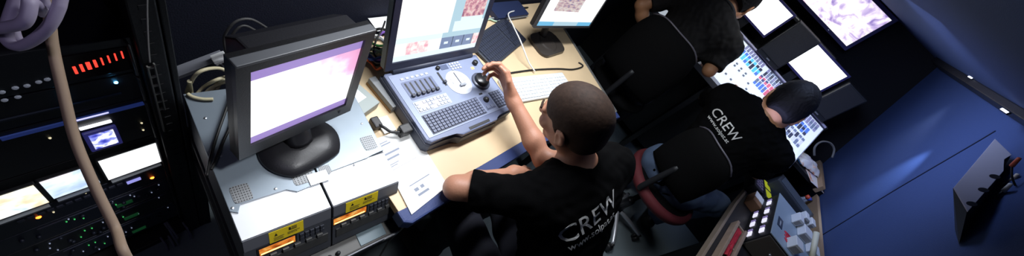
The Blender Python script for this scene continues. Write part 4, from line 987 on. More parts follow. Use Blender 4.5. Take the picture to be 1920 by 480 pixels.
b2, s2, i2 = person(P2, 'person in dark collared shirt leaning over the large mixer panel, head at the top edge', 1.12, HAIRK, SKIN2, JEANS2, dict(thick=.016, rough=.0022, nape=-.045), .005, mat('charcoal_cotton', (.011, .010, .010), .85, bump=.35, scale=500, spec=.25))
bm = BM()
J = i2['J']; T = i2['T']; c = Vector(T[:3, 3]); fw = Vector(T[:3, 1]); up = Vector(T[:3, 2]); rt = Vector(T[:3, 0])
# wristwatch on the far arm
w = Vector(P2['wrL']); e = Vector(P2['elL']); d = (w - e).normalized(); q = w - d * .03
m = frame(q, d, None, (0, 0, 1)); bm = BM()
ring = [m @ Vector((0, .034 * math.cos(a), .034 * math.sin(a))) for a in [2 * PI * k / 20 for k in range(20)]]; tube(bm, ring, .008, 8, 0, True)
watch = obj('wrist_watch', bm, WHITE, b2, True)
# polo collar
for bdy, info, m_ in ((b2, i2, mat('collar', (.02, .02, .024), .8, bump=.3, scale=400)),):
    J = info['J']; n = (Vector(J['head']) - Vector(J['c7'])).normalized(); cc = Vector(J['c7']) + n * .035 + Vector(info['tf']) * .03; mm = frame(cc, Vector(info['sh']), None, n)
    bm = BM(); pts = [mm @ Vector((.082 * math.cos(a), .078 * math.sin(a), .012 * math.sin(a))) for a in [2 * PI * k / 28 for k in range(28)]]; tube(bm, pts, .012, 8, 0, True); obj('collar', bm, m_, [k for k in bpy.data.objects if k.parent is bdy and k.name.startswith('t_shirt')][0], True)
# ================================================================== CHAIRS
CHF = mat('chair_fabric', (.0035, .0035, .004), .95, bump=.4, scale=350, spec=.1); REDF = mat('red_upholstery', (.095, .008, .013), .75, bump=.3, scale=350); RIM_LIT = mat('painted_rim_light', (.10, .095, .12), .35)
def office_chair(x, y, rz, label, seat_z, back_h, back_dx, rim=None, red=False, arm=False, r=.24, back_w=.22):
    t = thing('swivel_chair', label, 'chair', loc(x, y, 0, rz), 'swivel chairs')
    bm = BM(); lathe(bm, [(.001, seat_z - .055), (r - .03, seat_z - .055), (r, seat_z - .03), (r, seat_z - .008), (r - .03, seat_z + .012), (.001, seat_z + .016)], 36)
    s = obj('seat', bm, CHF, t, True)
    if red:
        bm = BM(); lathe(bm, [(r - .015, seat_z - .060), (r + .012, seat_z - .055), (r + .02, seat_z - .03), (r + .012, seat_z - .004), (r - .01, seat_z + .006)], 40); o = obj('seat_rim', bm, REDF, s, True); o['label'] = 'red upholstered seat rim'
    # backrest: curved upholstered shell
    bm = BM(); nu, nv = 14, 12; G = {}
    for side, off in ((0, 0.), (1, -.045)):
        for i in range(nu + 1):
            for j in range(nv + 1):
                u = i / nu * 2 - 1; v = j / nv
                wv = back_w * (1 - .25 * max(0, v - .6) ** 2 * 4) * (1 - .18 * max(0, .25 - v))
                yy = u * wv; xx = back_dx - .03 * v + .05 * u * u + off * (1 - .7 * max(abs(u), abs(2 * v - 1)) ** 4)
                zz = seat_z + .12 + v * back_h - .05 * (abs(u) ** 4) * v
                G[side, i, j] = bm.verts.new((xx, yy, zz))
    for side in (0, 1):
        for i in range(nu):
            for j in range(nv): bm.faces.new([G[side, a, b] for a, b in ((i, j), (i + 1, j), (i + 1, j + 1), (i, j + 1))])
    bd = [(i, 0) for i in range(nu)] + [(nu, j) for j in range(nv)] + [(i, nv) for i in range(nu, 0, -1)] + [(0, j) for j in range(nv, 0, -1)]
    for k in range(len(bd)):
        a, b = bd[k], bd[(k + 1) % len(bd)]; bm.faces.new((G[0, a[0], a[1]], G[0, b[0], b[1]], G[1, b[0], b[1]], G[1, a[0], a[1]]))
    rimp = [G[1, i, nv].co.copy() for i in range(0, nu + 1)]
    bk_ = obj('backrest', bm, CHF, t, True)
    if rim:
        bm = BM(); tube(bm, [p + Vector((-.001, 0, .004)) for p in rimp], .0045, 8); o = obj('rim_light_strip', bm, RIM_LIT, bk_, True)  # pale strip painted in for the rim light along the back's edge
    bm = BM(); tube(bm, [(-.05, 0, seat_z - .05), (back_dx - .02, 0, seat_z - .03), (back_dx - .045, 0, seat_z + .06), (back_dx - .04, 0, seat_z + .25)], .018, 8, 5); obj('back_bracket', bm, DARK, t)
    bm = BM(); lathe(bm, [(.001, .12), (.030, .12), (.030, .24), (.024, .26), (.018, .26), (.018, seat_z - .055), (.001, seat_z - .055)], 20); obj('gas_column', bm, mat('column_dark', (.03, .03, .035), .3, .6), t, True)
    bm = BM(); lathe(bm, [(.001, .08), (.045, .08), (.05, .10), (.035, .135), (.001, .135)], 20); hub = obj('hub', bm, CHROME, t, True)
    for k in range(5):
        a = 2 * PI * k / 5 + .35; c_, s_ = math.cos(a), math.sin(a)
        bm = BM(); tube(bm, [(.03 * c_, .03 * s_, .11), (.16 * c_, .16 * s_, .095), (.27 * c_, .27 * s_, .07)], [.018, .011], 10, 4); lg = obj('leg', bm, mat('bright_steel', (.62, .64, .70), .35, .6), t, True)
        bm = BM()
        for q in (-.012, .012):
            bm2 = lathe(bm, [(.001, -.008), (.026, -.008), (.028, 0), (.026, .008), (.001, .008)], 16, rot=Matrix.Rotation(PI / 2, 3, 'X'), c=(0, q, 0))
        lohi(bm, (-.008, -.008, .0), (.008, .008, .05))
        bmesh.ops.transform(bm, matrix=loc(.275 * c_, .275 * s_, .030, a + .6), verts=bm.verts); obj('caster', bm, BLACK, lg, True)
    if arm:
        bm = BM(); tube(bm, [(-.02, -.05, seat_z - .07), (-.12, .08, seat_z - .09), (-.20, .22, seat_z - .075)], .006, 8, 4); lv = obj('height_lever', bm, CHROME, t, True)
        bm = BM(); bmesh.ops.create_uvsphere(bm, u_segments=12, v_segments=8, radius=.014); bmesh.ops.translate(bm, vec=(-.20, .22, seat_z - .075), verts=bm.verts); obj('lever_knob', bm, BLACK, lv, True)
    return t
office_chair(2.07, -.54, -.42, 'black swivel chair with red seat rim and chrome star base', .53, .36, -.225, True, True, True, .24, .17)
office_chair(2.44, .14, 0, 'black swivel chair with pale rim-lit back edge under the person in the polo shirt', .55, .46, -.26, True, False)
office_chair(.85, -.41, PI / 2, 'black swivel chair under the person at the controller', .45, .30, -.27, False, False)
# ================================================================== VISION MIXER CONSOLE (against the black wall)
CON = mat('console_black', (.010, .011, .014), .5, bump=.1, scale=150)
t = thing('control_desk', 'long black control desk carrying the lit panels and screens', 'desk', Matrix.Translation((2.66, 0, 0)))
yl, yr = .45, -.965
bm = BM(); prism(bm, [(.02, yl), (.02, -.955), (.29, -.975), (.29, -1.25), (.72, -1.25), (.72, yl)][::-1], .93, .955, .003); obj('worktop', bm, CON, t)
bm = BM(); lohi(bm, (.27, -1.278, .925), (.74, -1.25, .99), .003); o = obj('end_strip', bm, mat('ledge_wood', (.33, .22, .13), .6, var=.2, scale=15), t); o['label'] = 'pale wooden end strip'
bm = BM(); lohi(bm, (.30, yr, .10), (.33, yl, .93), .003); obj('front_panel', bm, CON, t)
for y in (yr + .02, (yl + yr) / 2, yl - .02):
    bm = BM(); lohi(bm, (.12, y - .02, 0), (.70, y + .02, .93), .003); obj('side_support', bm, CON, t)
bm = BM(); lohi(bm, (.44, yr, .955), (.72, yl, 1.21), .004); obj('rear_riser', bm, CON, t)
PANEL = mat('panel_white_glow', (.80, .84, .90), .45, emit=(.80, .9, 1.), es=.5); SIDEP = mat('panel_side', (.34, .36, .42), .4, .2)  # weak glow put into the panel in place of strong overhead light
TI = math.atan2(.225, .45)
def vision_mixer(y0, y1, label, blocks, dots):
    """wedge panel: local x from left to right as the operator sits, y up the slope"""
    O = Vector((2.67, y0, .985)); m = frame(O, (0, -1, 0), (math.cos(TI), 0, math.sin(TI)))
    t = thing('vision_mixer', label, 'vision mixer', m, 'vision mixer panels'); w = abs(y1 - y0); d = .47
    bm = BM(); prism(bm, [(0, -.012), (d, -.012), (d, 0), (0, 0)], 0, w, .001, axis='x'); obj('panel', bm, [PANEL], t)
    bm = BM(); lohi(bm, (-.004, -.03, -.045), (w + .004, .0, .004), .003); obj('front_rail', bm, SIDEP, t)
    bm = BM(); lohi(bm, (-.004, d, -.05), (w + .004, d + .016, .012), .003); obj('rear_rail', bm, mat('rear_rail', (.60, .57, .76), .35, .2), t)
    bm = BM(); prism(bm, [(0, -.0), (d, -.0), (d, -.012), (.0, -.040)], w, w + .005, 0, axis='x'); obj('end_cheek', bm, SIDEP, t)
    bm = BM(); lohi(bm, (-.004, d - .012, .0), (w + .004, d, .004), .001); obj('rear_groove', bm, mat('groove', (.05, .05, .09), .4), t)
    for (a, b, c, e, nx, ny, cols, nm) in blocks:
        ms = [mat('mixer_key_%s' % k, v[0], .4, emit=v[1], es=v[2]) for k, v in cols]
        R = random.Random(int(a * 1000) + nx); bm = BM()
        grid_plate(bm, a, b, c, e, .0005, nx, ny, .007, 0, .25, lambda i, j: R.randrange(len(ms)))
        obj(nm, bm, ms, t)
    for (x, y) in dots:
        bm = BM(); lohi(bm, (x - .008, y - .005, 0), (x + .008, y + .005, .008), .002); obj('key', bm, mat('mixer_grey_key', (.25, .27, .33), .4), t)
    return t
KV = ('violet', ((.30, .30, .48), (.4, .4, .7), .25)); KG = ('greyblue', ((.22, .25, .38), (.2, .3, .5), .2)); KC = ('cyan', ((.08, .35, .6), (.1, .55, .9), .8)); KB = ('blue', ((.06, .12, .40), (.1, .25, .9), .6)); KD = ('dark', ((.07, .08, .14), (.1, .1, .2), .05))
KR = ('red', ((.5, .10, .18), (.9, .2, .35), .5)); KN = ('navy', ((.06, .08, .22), (.1, .15, .5), .2)); KW = ('white', ((.7, .72, .8), (.8, .85, 1), .3))
dots = [(.605 + .045 * i, .215 + .03 * j) for i in range(4) for j in range(2)] + [(.655 + .05 * i, .10) for i in range(2)] + [(.82, .15), (.87, .15), (.80, .20), (.92, .12)]
vision_mixer(.42, -.595, 'large white lit vision mixer panel with cyan and red button blocks', [
    (.595, .785, .405, .455, 8, 4, [KV, KG, KV], 'violet_keys'), (.600, .800, .305, .395, 7, 3, [KC, KB, KC, KD], 'cyan_keys'),
    (.818, 1.0, .365, .455, 8, 4, [KG, KV, KD], 'violet_keys'), (.812, .995, .315, .355, 7, 2, [KR, KN, KR, KB], 'red_keys'), (.812, .99, .24, .305, 7, 3, [KN, KG, KB, KR], 'navy_keys'),
    (.20, .50, .275, .445, 10, 6, [KV, KC, KG], 'violet_keys')], dots)
vision_mixer(-.625, -.945, 'smaller white lit mixer panel beside the blue wall, right of the bent head', [
    (.10, .29, .365, .445, 8, 3, [KV, KG], 'violet_keys'), (.10, .26, .27, .35, 6, 3, [KC, KB, KB, KD], 'cyan_keys'), (.10, .28, .15, .25, 7, 4, [KG, KD, KW], 'grey_keys'), (.06, .29, .04, .08, 8, 1, [KD, KG], 'dark_keys')], [])
# screens on the wall side
WHT = screen_mat('overexposed_picture', [(.2, (.9, 1, .98)), (.6, (1, 1, 1)), (.9, (1, .97, 1))], 9, 2.6, 1.2)
HALO = mat('halo_tinted_frame', (.045, .04, .14), .3)  # violet bloom of the screens put into the bezel colour
XM = 3.12
def wallscreen(name, label, x, corner_px, w, h, m, b=.014, depth=.05, tilt=0., group=None):
    p = on(corner_px[0], corner_px[1], 0, x)          # lower left of the picture
    M_ = frame(p, (0, -1, 0), None, (math.sin(tilt), 0, math.cos(tilt)))
    t = thing(name, label, 'monitor', M_, group)
    bm = BM()
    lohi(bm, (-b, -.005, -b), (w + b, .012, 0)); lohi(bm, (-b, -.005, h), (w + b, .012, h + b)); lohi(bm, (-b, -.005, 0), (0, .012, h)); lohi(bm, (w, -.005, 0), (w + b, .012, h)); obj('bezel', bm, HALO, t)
    bm = BM(); lohi(bm, (-b, .012, -b), (w + b, depth, h + b), .006); obj('rear_housing', bm, CON, t)
    bm = BM(); lohi(bm, (0, -.001, 0), (w, .003, h)); obj('screen', bm, m, t)
    return t, p
def corner(px, x): return on(px[0], px[1], 0, x)
a, b, c = corner((1475, 113), XM), corner((1527, 175), XM), corner((1522, 72), XM)
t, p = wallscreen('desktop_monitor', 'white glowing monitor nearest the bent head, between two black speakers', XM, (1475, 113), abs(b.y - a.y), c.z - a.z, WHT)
bm = BM(); lohi(bm, (.08, .02, -.09), (.14, .045, -.01), .003); obj('neck', bm, CON, t)
a, b, c = corner((1384, 12), XM), corner((1430, 68), XM), corner((1478, 26), XM)
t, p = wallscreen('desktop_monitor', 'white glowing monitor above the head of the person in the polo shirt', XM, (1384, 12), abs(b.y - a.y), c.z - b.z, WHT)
bm = BM(); lohi(bm, (.08, .02, -.09), (.14, .045, -.01), .003); obj('neck', bm, CON, t)
TVM = screen_mat('stage_picture', [(.30, (.30, .22, .55)), (.40, (.62, .50, .80)), (.47, (.98, .90, .95)), (.56, (1, 1, 1)), (.66, (.85, .55, .72)), (.8, (.72, .52, .72))], 11, 1.15, 6.3, (1, 1, 1.3), 4, .8)
XT = 3.30
a, b, c = corner((1490, -16), XT), corner((1581, 90), XT), corner((1646, 22), XT)
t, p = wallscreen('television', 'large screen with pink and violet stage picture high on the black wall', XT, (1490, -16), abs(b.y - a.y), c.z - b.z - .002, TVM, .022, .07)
w_tv = abs(b.y - a.y)
bm = BM(); lohi(bm, (w_tv * .55, .07, .06), (w_tv * .75, .15, .18), .004); obj('wall_bracket', bm, CON, t)
bm = BM(); lohi(bm, (w_tv - .16, -.0055, -.012), (w_tv - .152, -.0045, -.008)); obj('standby_light', bm, LED_W, t)
# shelf rail with small green light
r0_, r1_ = corner((1440, -20), 3.22), corner((1566, 112), 3.22)
t = thing('screen_rail', 'long dark rail with a tiny green light between the screens', 'rail', frame(Vector((3.22, r0_.y + .3, (r0_.z + r1_.z) / 2)), (0, -1, 0), None, (0, 0, 1)))
Lr = abs(r1_.y - r0_.y) + .3
bm = BM(); lohi(bm, (0, -.01, -.012), (Lr, .23, .012), .003); obj('shelf_board', bm, CON, t)
bm = BM(); lohi(bm, (0, -.013, .002), (Lr - .01, -.0095, .008), .001); obj('metal_edge', bm, mat('rail_edge', (.42, .40, .36), .35, .6), t)
leds_p = BM(); lohi(leds_p, (Lr - .018, -.016, -.005), (Lr - .008, -.009, .004), .001); obj('indicator_light', leds_p, mat('lime_led', (.3, .5, .05), emit=(.6, 1., .1), es=2.5), t)
# two black speakers
for (px0, px1, px2, lab) in (((1432, 86), (1462, 118), (1496, 34), 'black speaker between the two white monitors'), ((1531, 188), (1552, 216), (1580, 140), 'black speaker right of the white monitor by the blue wall')):
    a, b, c = corner(px0, 3.06), corner(px1, 3.06), corner(px2, 3.06)
    w = abs(b.y - a.y) + .03; h = c.z - a.z
    t = thing('loudspeaker', lab, 'speaker', frame(Vector((3.06, a.y + .0, 1.211)), (0, -1, 0), None, (0, 0, 1)), 'speakers beside the white monitors')
    h = max(.2, a.z + h - 1.211)
    bm = BM(); lohi(bm, (0, 0, 0), (w, .16, h), .006); obj('cabinet', bm, CON, t)
    bm = BM(); lohi(bm, (.008, -.006, .03), (w - .008, .0, h - .008), .002); gr = obj('grille', bm, mat('grille_cloth', (.016, .016, .02), .9, bump=.5, scale=600), t)
    bm = BM(); lohi(bm, (w / 2 - .014, -.007, .012), (w / 2 + .014, -.0055, .020), .0005); obj('name_plate', bm, mat('plate_silver', (.35, .35, .38), .4, .6), t)
# ================================================================== COUNTER ALONG THE BLUE WALL, ITS CLUTTER
ZC = .74
yb = wy(ZC) + .03
t = thing('side_counter', 'dark side counter with a pale wooden edge along the foot of the blue wall', 'counter', Matrix.Translation((0, 0, 0)))
bm = BM(); prism(bm, [(1.45, -.765), (1.45, yb), (2.92, yb), (2.92, -1.0), (2.62, -.95), (2.2, -.87)], ZC - .03, ZC, .003); obj('worktop', bm, mat('counter_dark', (.015, .015, .018), .5), t)
bm = BM(); prism(bm, [(1.45, -.765), (2.2, -.87), (2.62, -.95), (2.62, -.936), (2.2, -.856), (1.45, -.751)], ZC - .034, ZC + .004, .002); obj('front_edge', bm, mat('edge_wood', (.24, .19, .15), .5, var=.2, scale=12), t)
for x in (1.54, 2.20, 2.86):
    bm = BM(); lohi(bm, (x, yb + .02, 0), (x + .03, -1.03, ZC - .03), .002); obj('side_support', bm, CON, t)
bm = BM(); prism(bm, [(wy(ZC) + .012, ZC), (wy(ZC) + .045, ZC), (wy(ZC + .19) + .038, ZC + .19), (wy(ZC + .19) + .012, ZC + .19)], 1.46, 2.92, axis='x'); obj('rear_ledge', bm, mat('ledge_wood', (.33, .22, .13), .6, var=.2, scale=15), t)
def P2d(u, v, z): return on(u, v, 2, z)
# grey device with drawers in front and lit keys on its side
D0 = Vector((1.92, -.955, ZC + .001)); DXX = Vector((1, -.07, 0)).normalized(); DM = frame(D0, DXX, Vector((.07, 1, 0)))
t = thing('intercom_cabinet', 'grey topped cabinet with two dark drawers and lit white keys on the side counter', 'cabinet', DM)
dw, dd, dh = .50, .36, .16
bm = BM(); lohi(bm, (0, -dd, 0), (dw, 0, dh - .004), .003); obj('body', bm, CON, t)
bm = BM(); lohi(bm, (-.004, -dd - .002, dh - .004), (dw + .004, .004, dh + .002), .002); tp = obj('top', bm, mat('cabinet_top', (.26, .33, .40), .45, .1, var=.06, scale=12), t)
for k in range(2):
    y1_ = -.006 - k * .178; bm = BM(); lohi(bm, (-.012, y1_ - .172, .008), (0, y1_, dh - .010), .003); dr = obj('drawer', bm, mat('drawer_brown', (.055, .048, .042), .5), t)
    bm = BM(); lathe(bm, [(.008, 0), (.008, .008), (.005, .012), (.001, .012)], 12, rot=Matrix.Rotation(-PI / 2, 3, 'Y'), c=(-.012, y1_ - .09, .09)); obj('knob', bm, STEEL, dr, True)
LITK = mat('lit_white_key', (.6, .6, .7), .4, emit=(.88, .85, 1.), es=.8)
for i in range(4):
    for j in range(2):
        x = .04 + .115 * i; z = .026 + .066 * j
        bm = BM(); lohi(bm, (x, .0, z), (x + .046, .006, z + .026), .002); obj('lit_key', bm, LITK, t)
        bm = BM(); lohi(bm, (x + .056, .0, z), (x + .072, .006, z + .026), .002); obj('violet_key', bm, mat('violet_key', (.2, .18, .3), .4, emit=(.4, .3, .7), es=.35), t)
inv = DM.inverted()
def on_top(u, v): p = inv @ P2d(u, v, D0.z + dh); return p.x, p.y
a = on_top(1462, 418); bm = BM(); lohi(bm, (a[0] - .05, a[1] - .018, dh + .002), (a[0] + .05, a[1] + .018, dh + .004), .001); lb = obj('dark_display', bm, mat('dark_display', (.02, .03, .05), .3), tp)
bm = BM(); lohi(bm, (a[0] - .03, a[1] - .004, dh + .004), (a[0] + .02, a[1] + .004, dh + .0046)); obj('display_marks', bm, GREY, lb)
a = on_top(1474, 447); bm = BM()
pts = [Vector((a[0] + dx, a[1] + dy, dh + .004)) for dx, dy in ((-.05, -.03), (-.02, .012), (-.015, -.03), (.01, .016), (.015, -.03), (.04, .02), (.05, -.03))]
tube(bm, pts, .004, 6, 4); o = obj('red_scrawl', bm, mat('red_marker', (.5, .02, .05), .6), tp)
CUBE = mat('adapter_white', (.62, .64, .66), .45); CUBG = mat('adapter_grey', (.28, .27, .27), .5)
for k, (u, v, s, lab) in enumerate(((1486, 414, (.075, .032, .05), 'white switch block at the front of the row on the grey cabinet top'), (1496, 404, (.07, .030, .055), 'white switch block second in the row on the grey cabinet top'), (1507, 396, (.065, .028, .06), 'white switch block farthest back in the row on the grey cabinet'),
                               (1480, 462, (.08, .05, .05), 'white adapter box with dark side near the red scrawl'), (1500, 440, (.085, .06, .045), 'larger grey and white adapter box beyond the red scrawl'), (1516, 470, (.09, .06, .035), 'white adapter box lowest in the frame on the grey cabinet'))):
    a = on_top(u, v); zz = dh + .002
    tt = thing('adapter_box', lab, 'adapter box', DM @ Matrix.Translation((max(.06, min(dw - .05, a[0])), max(-dd + .05, a[1]), zz + .0005)) @ Matrix.Rotation(.15, 4, 'Z'), 'adapter boxes on the grey cabinet')
    bm = BM(); lohi(bm, (-s[0] / 2, -s[1] / 2, 0), (s[0] / 2, s[1] / 2, s[2]), .003); obj('case', bm, CUBE, tt)
    bm = BM(); lohi(bm, (-s[0] / 2 - .0015, -s[1] / 2 + .004, .006), (-s[0] / 2 + .001, s[1] / 2 - .004, s[2] - .012), .001); obj('socket_face', bm, CUBG, tt)
# pale tube standing behind
a = P2d(1524, 478, .90)
bm = BM(); e0 = at(1521, 492, 1.62); e1 = at(1531, 436, 1.68); tube(bm, [e0, e1], .012, 14)
tag(obj('paper_tube', bm, mat('cream_tube', (.62, .62, .50), .5), None, True), 'cream coloured tube standing at the edge of the counter by the blue wall', 'tube')
# wooden tray with red cloth
T0 = Vector((1.52, -.80, ZC + .0015)); TX = Vector((1, -.14, 0)).normalized(); t = thing('wooden_tray', 'pale wooden slatted tray with red cloth at the front of the side counter', 'tray', frame(T0, TX, Vector((.14, 1, 0))))
WD = mat('tray_wood', (.30, .22, .17), .6, var=.25, scale=25)
for y in (-.004, -.066):
    bm = BM(); lohi(bm, (0, y - .012, 0), (.46, y + .004, .045), .003); obj('long_slat', bm, WD, t)
for x in (.0, .22, .446):
    bm = BM(); lohi(bm, (x, -.062, .004), (x + .014, -.016, .034), .002); obj('cross_slat', bm, WD, t)
bm = BM(); g = bmesh.ops.create_grid(bm, x_segments=24, y_segments=10, size=1.)
for v in bm.verts:
    x, y = v.co.x, v.co.y; v.co = Vector((.12 + .30 * (x + 1) / 2, -.057 + .036 * (y + 1) / 2, .038 + .010 * noise.noise(Vector((x * 3, y * 2, 1))) - .016 * abs(y) ** 4))
bmesh.ops.solidify(bm, geom=bm.faces, thickness=.003); tag(obj('red_cloth', bm, mat('red_cloth', (.40, .012, .03), .7, bump=.4, scale=90), None, True, frame(T0, TX, Vector((.14, 1, 0)))), 'crumpled red cloth lying in the wooden tray', 'cloth')
# brown box with white top, black box with two yellow labels, keypad
def minibox(name, label, cat, u, v, z, s, rz, mats, extra):
    p = P2d(u, v, z + s[2]); M_ = loc(p.x, p.y, z, rz)
    tt = thing(name, label, cat, M_); bm = BM(); lohi(bm, (-s[0] / 2, -s[1] / 2, 0), (s[0] / 2, s[1] / 2, s[2]), .003); obj('body', bm, mats[0], tt); extra(tt, s); return tt
def whitetop(tt, s):
    bm = BM(); lohi(bm, (-s[0] * .1, -s[1] / 2 - .001, s[2]), (s[0] / 2, s[1] / 2 + .001, s[2] + .004), .001); obj('white_lid', bm, WHITE, tt)
minibox('small_carton', 'brown carton with a white lid beside the yellow labels', 'carton', 1424, 376, ZC + .001, (.13, .08, .06), -.1, [mat('brown_card', (.20, .10, .05), .7)], whitetop)
def yellow(tt, s):
    for k in (-1, 1):
        bm = BM(); lohi(bm, (k * .048 - .040, -s[1] * .36, s[2]), (k * .048 + .040, s[1] * .36, s[2] + .0015), .0005); obj('yellow_tag', bm, mat('yellow_tag', (.8, .78, .02), .5, emit=(.8, .8, .02), es=.0), tt)
minibox('labelled_box', 'black box with two bright yellow squares on top', 'box', 1440, 357, ZC + .001, (.20, .07, .085), .25, [CON], yellow)
def keysx(tt, s):
    bm = BM(); grid_plate(bm, -s[0] / 2 + .01, s[0] / 2 - .01, -s[1] / 2 + .008, s[1] / 2 - .008, s[2], 5, 3, .006, 0, .3); obj('keys', bm, mat('dusky_keys', (.16, .13, .20), .5), tt)
minibox('keypad', 'small keypad with dusky violet keys behind the yellow labels', 'keypad', 1424, 341, ZC + .001, (.18, .08, .075), .1, [CON], keysx)
# black flat case on its edge
p0, p1 = P2d(1462, 330, .84), P2d(1512, 380, .84)
t = thing('flat_case', 'long black flat equipment case lying beside the mixer panels', 'case', frame(Vector((2.585, -.965, ZC + .001)), Vector((1, -.25, 0)), Vector((.25, 1, 0))))
bm = BM(); lohi(bm, (0, -.30, 0), (.16, .0, .16), .008); obj('shell', bm, mat('case_black', (.03, .035, .045), .4), t)
bm = BM(); lohi(bm, (.02, -.28, .16), (.14, -.02, .164), .003); obj('lid_panel', bm, mat('case_lid', (.06, .075, .095), .4), t)
bm = BM(); lohi(bm, (-.004, -.24, .03), (.0, -.20, .055), .001); obj('latch', bm, STEEL, t)
for k, (u, v, col, lab) in enumerate(((1516, 372, (.05, .10, .5), 'small blue bottle cap behind the grey cabinet by the blue wall'), (1506, 368, (.6, .08, .04), 'small red bottle cap behind the grey cabinet by the blue wall'))):
    p = P2d(u, v, .86); bm = BM(); lathe(bm, [(.001, 0), (.020, 0), (.021, .02), (.021, .10), (.012, .125), (.012, .14), (.001, .14)], 18); t_ = thing('small_bottle', lab.replace('bottle cap', 'capped bottle'), 'bottle', loc(min(p.x, 2.86), max(p.y, wy(.9) + .06), ZC + .001), 'small bottles by the blue wall')
    obj('body', bm, mat('bottle_clear_%d' % k, (.25, .28, .33), .3), t_, True)
    bm = BM(); lathe(bm, [(.001, .138), (.015, .138), (.015, .160), (.001, .161)], 16); obj('cap', bm, mat('cap_%d' % k, col, .4), t_, True)
# things on the end of the control desk: snack bag, leaflet, marker pens, cable loop
ZT = .956
p = P2d(1513, 314, ZT + .03)
bm = BM(); bmesh.ops.create_grid(bm, x_segments=22, y_segments=16, size=1.)
for v in bm.verts:
    x, y = v.co.x, v.co.y; k = (1 - x ** 4) * (1 - y ** 4)
    v.co = Vector((x * .12 * (1 - .15 * y * y), y * .075, .012 + .035 * k + .012 * noise.noise(Vector((x * 3, y * 3, 2)))))
bmesh.ops.solidify(bm, geom=bm.faces, thickness=.004)
BAG = screen_mat('bag_print', [(.2, (.5, .35, .75)), (.38, (.9, .88, .95)), (.52, (.95, .95, .95)), (.6, (.9, .4, .2)), (.7, (.75, .1, .15)), (.85, (.95, .95, .9))], 9, 0, 3.7)
nt = BAG.node_tree; bs = nt.nodes['Principled BSDF']; lk = bs.inputs['Emission Color'].links[0]; src = lk.from_socket; nt.links.remove(lk); nt.links.new(src, bs.inputs['Base Color']); bs.inputs['Emission Strength'].default_value = 0; bs.inputs['Roughness'].default_value = .3
px_ = min(p.x, 3.25)
tag(obj('snack_bag', bm, BAG, None, True, loc(3.10, -1.125, ZT + .002, -1.0)), 'crumpled white and orange snack bag at the foot of the blue wall', 'snack bag')
bm = BM(); lohi(bm, (-.10, -.07, 0), (.10, .07, .002)); 
tag(obj('leaflet', bm, BAG, None, False, loc(3.02, -1.21, ZT + .001, .4) ), 'white leaflet with violet print lying under the snack bag', 'leaflet')
for k, (u, v, col, lab) in enumerate(((1497, 292, (.05, .25, .6), 'blue marker pen lying among the pens beside the mixer panel'), (1504, 283, (.7, .65, .1), 'yellow marker pen lying among the pens beside the mixer panel'), (1499, 279, (.75, .78, .8), 'white marker pen at the top of the pens beside the mixer panel'), (1506, 296, (.15, .5, .2), 'green marker pen lowest among the pens beside the mixer panel'))):
    p = P2d(u, v, ZT + .02); mm_ = loc(min(p.x, 3.08), max(-1.2, min(p.y, -.935 - .02 * k)), ZT + .0095, .9 + .25 * k)
    tt = thing('marker_pen', lab, 'pen', mm_, 'marker pens by the mixer')
    bm = BM(); tube(bm, [(-.06, 0, 0), (.03, 0, 0)], .0085, 10); obj('barrel', bm, mat('pen_%d' % k, col, .4), tt, True)
    bm = BM(); tube(bm, [(.03, 0, 0), (.062, 0, 0)], [.009, .0065], 10); obj('cap', bm, mat('pencap_%d' % k, tuple(c * .5 for c in col), .4), tt, True)
pts = [at(u, v, 2.25) for u, v in ((1527, 292), (1528, 276), (1540, 266), (1556, 268), (1564, 280), (1560, 296))]
bm = BM(); tube(bm, pts, .006, 8, 8); tag(obj('cable', bm, mat('dim_cable', ())), 'dim grey cable loop on the black wall right of the small mixer panel', 'cable')
# dark wall block that the loop hangs in front of: nothing more than the wall itself
# ================================================================== PERFORATED BOX HIGH ON THE BLUE WALL
PN = Vector((-.45, .62, .64)).normalized(); PP = at(1835, 330, 1.30)
Q = [onp(u, v, PP, PN) for u, v in ((1787, 353), (1813, 398), (1886, 312), (1864, 262))]
ex = (Q[1] - Q[0]).normalized(); BMX = frame(Q[0], ex, PN.cross(ex)); inv = BMX.inverted()
pq = [inv @ onp(u, v, PP, PN) for u, v in ((1787, 353), (1813, 398), (1880, 322), (1880, 300), (1895, 292), (1864, 262))]
t = thing('perforated_box', 'white plate with three dark holes on a black wall box, upper right', 'wall box', BMX)
bm = BM(); prism(bm, [(p.x, p.y) for p in pq], 0, .006, .001); pl_ = obj('plate', bm, mat('dull_plate', (.42, .40, .45), .6, var=.06, scale=10), t)
for u, v in ((1820, 384), (1842, 358), (1863, 333)):
    p = inv @ onp(u, v, PP, PN); bm = BM(); lathe(bm, [(.001, .006), (.010, .006), (.010, .0072), (.001, .0072)], 20)
    for w_ in bm.verts: w_.co.y *= 1.35
    bmesh.ops.translate(bm, vec=(p.x, p.y, 0), verts=bm.verts); obj('hole', bm, BLACK, pl_)
bm = BM()
for p in pq: bm.verts.new((p.x, p.y, -.001))
c_ = sum(Q, Vector()) / 4
for u, v, dz in ((1787, 353, -.04), (1813, 398, -.04), (1886, 312, -.04), (1864, 262, -.04)):
    p = onp(u, v, PP, PN); z_ = p.z + dz * 2; bm.verts.new(inv @ Vector((p.x, wy(z_) + .006, z_)))
bmesh.ops.convex_hull(bm, input=bm.verts); obj('body', bm, BLACK, t)
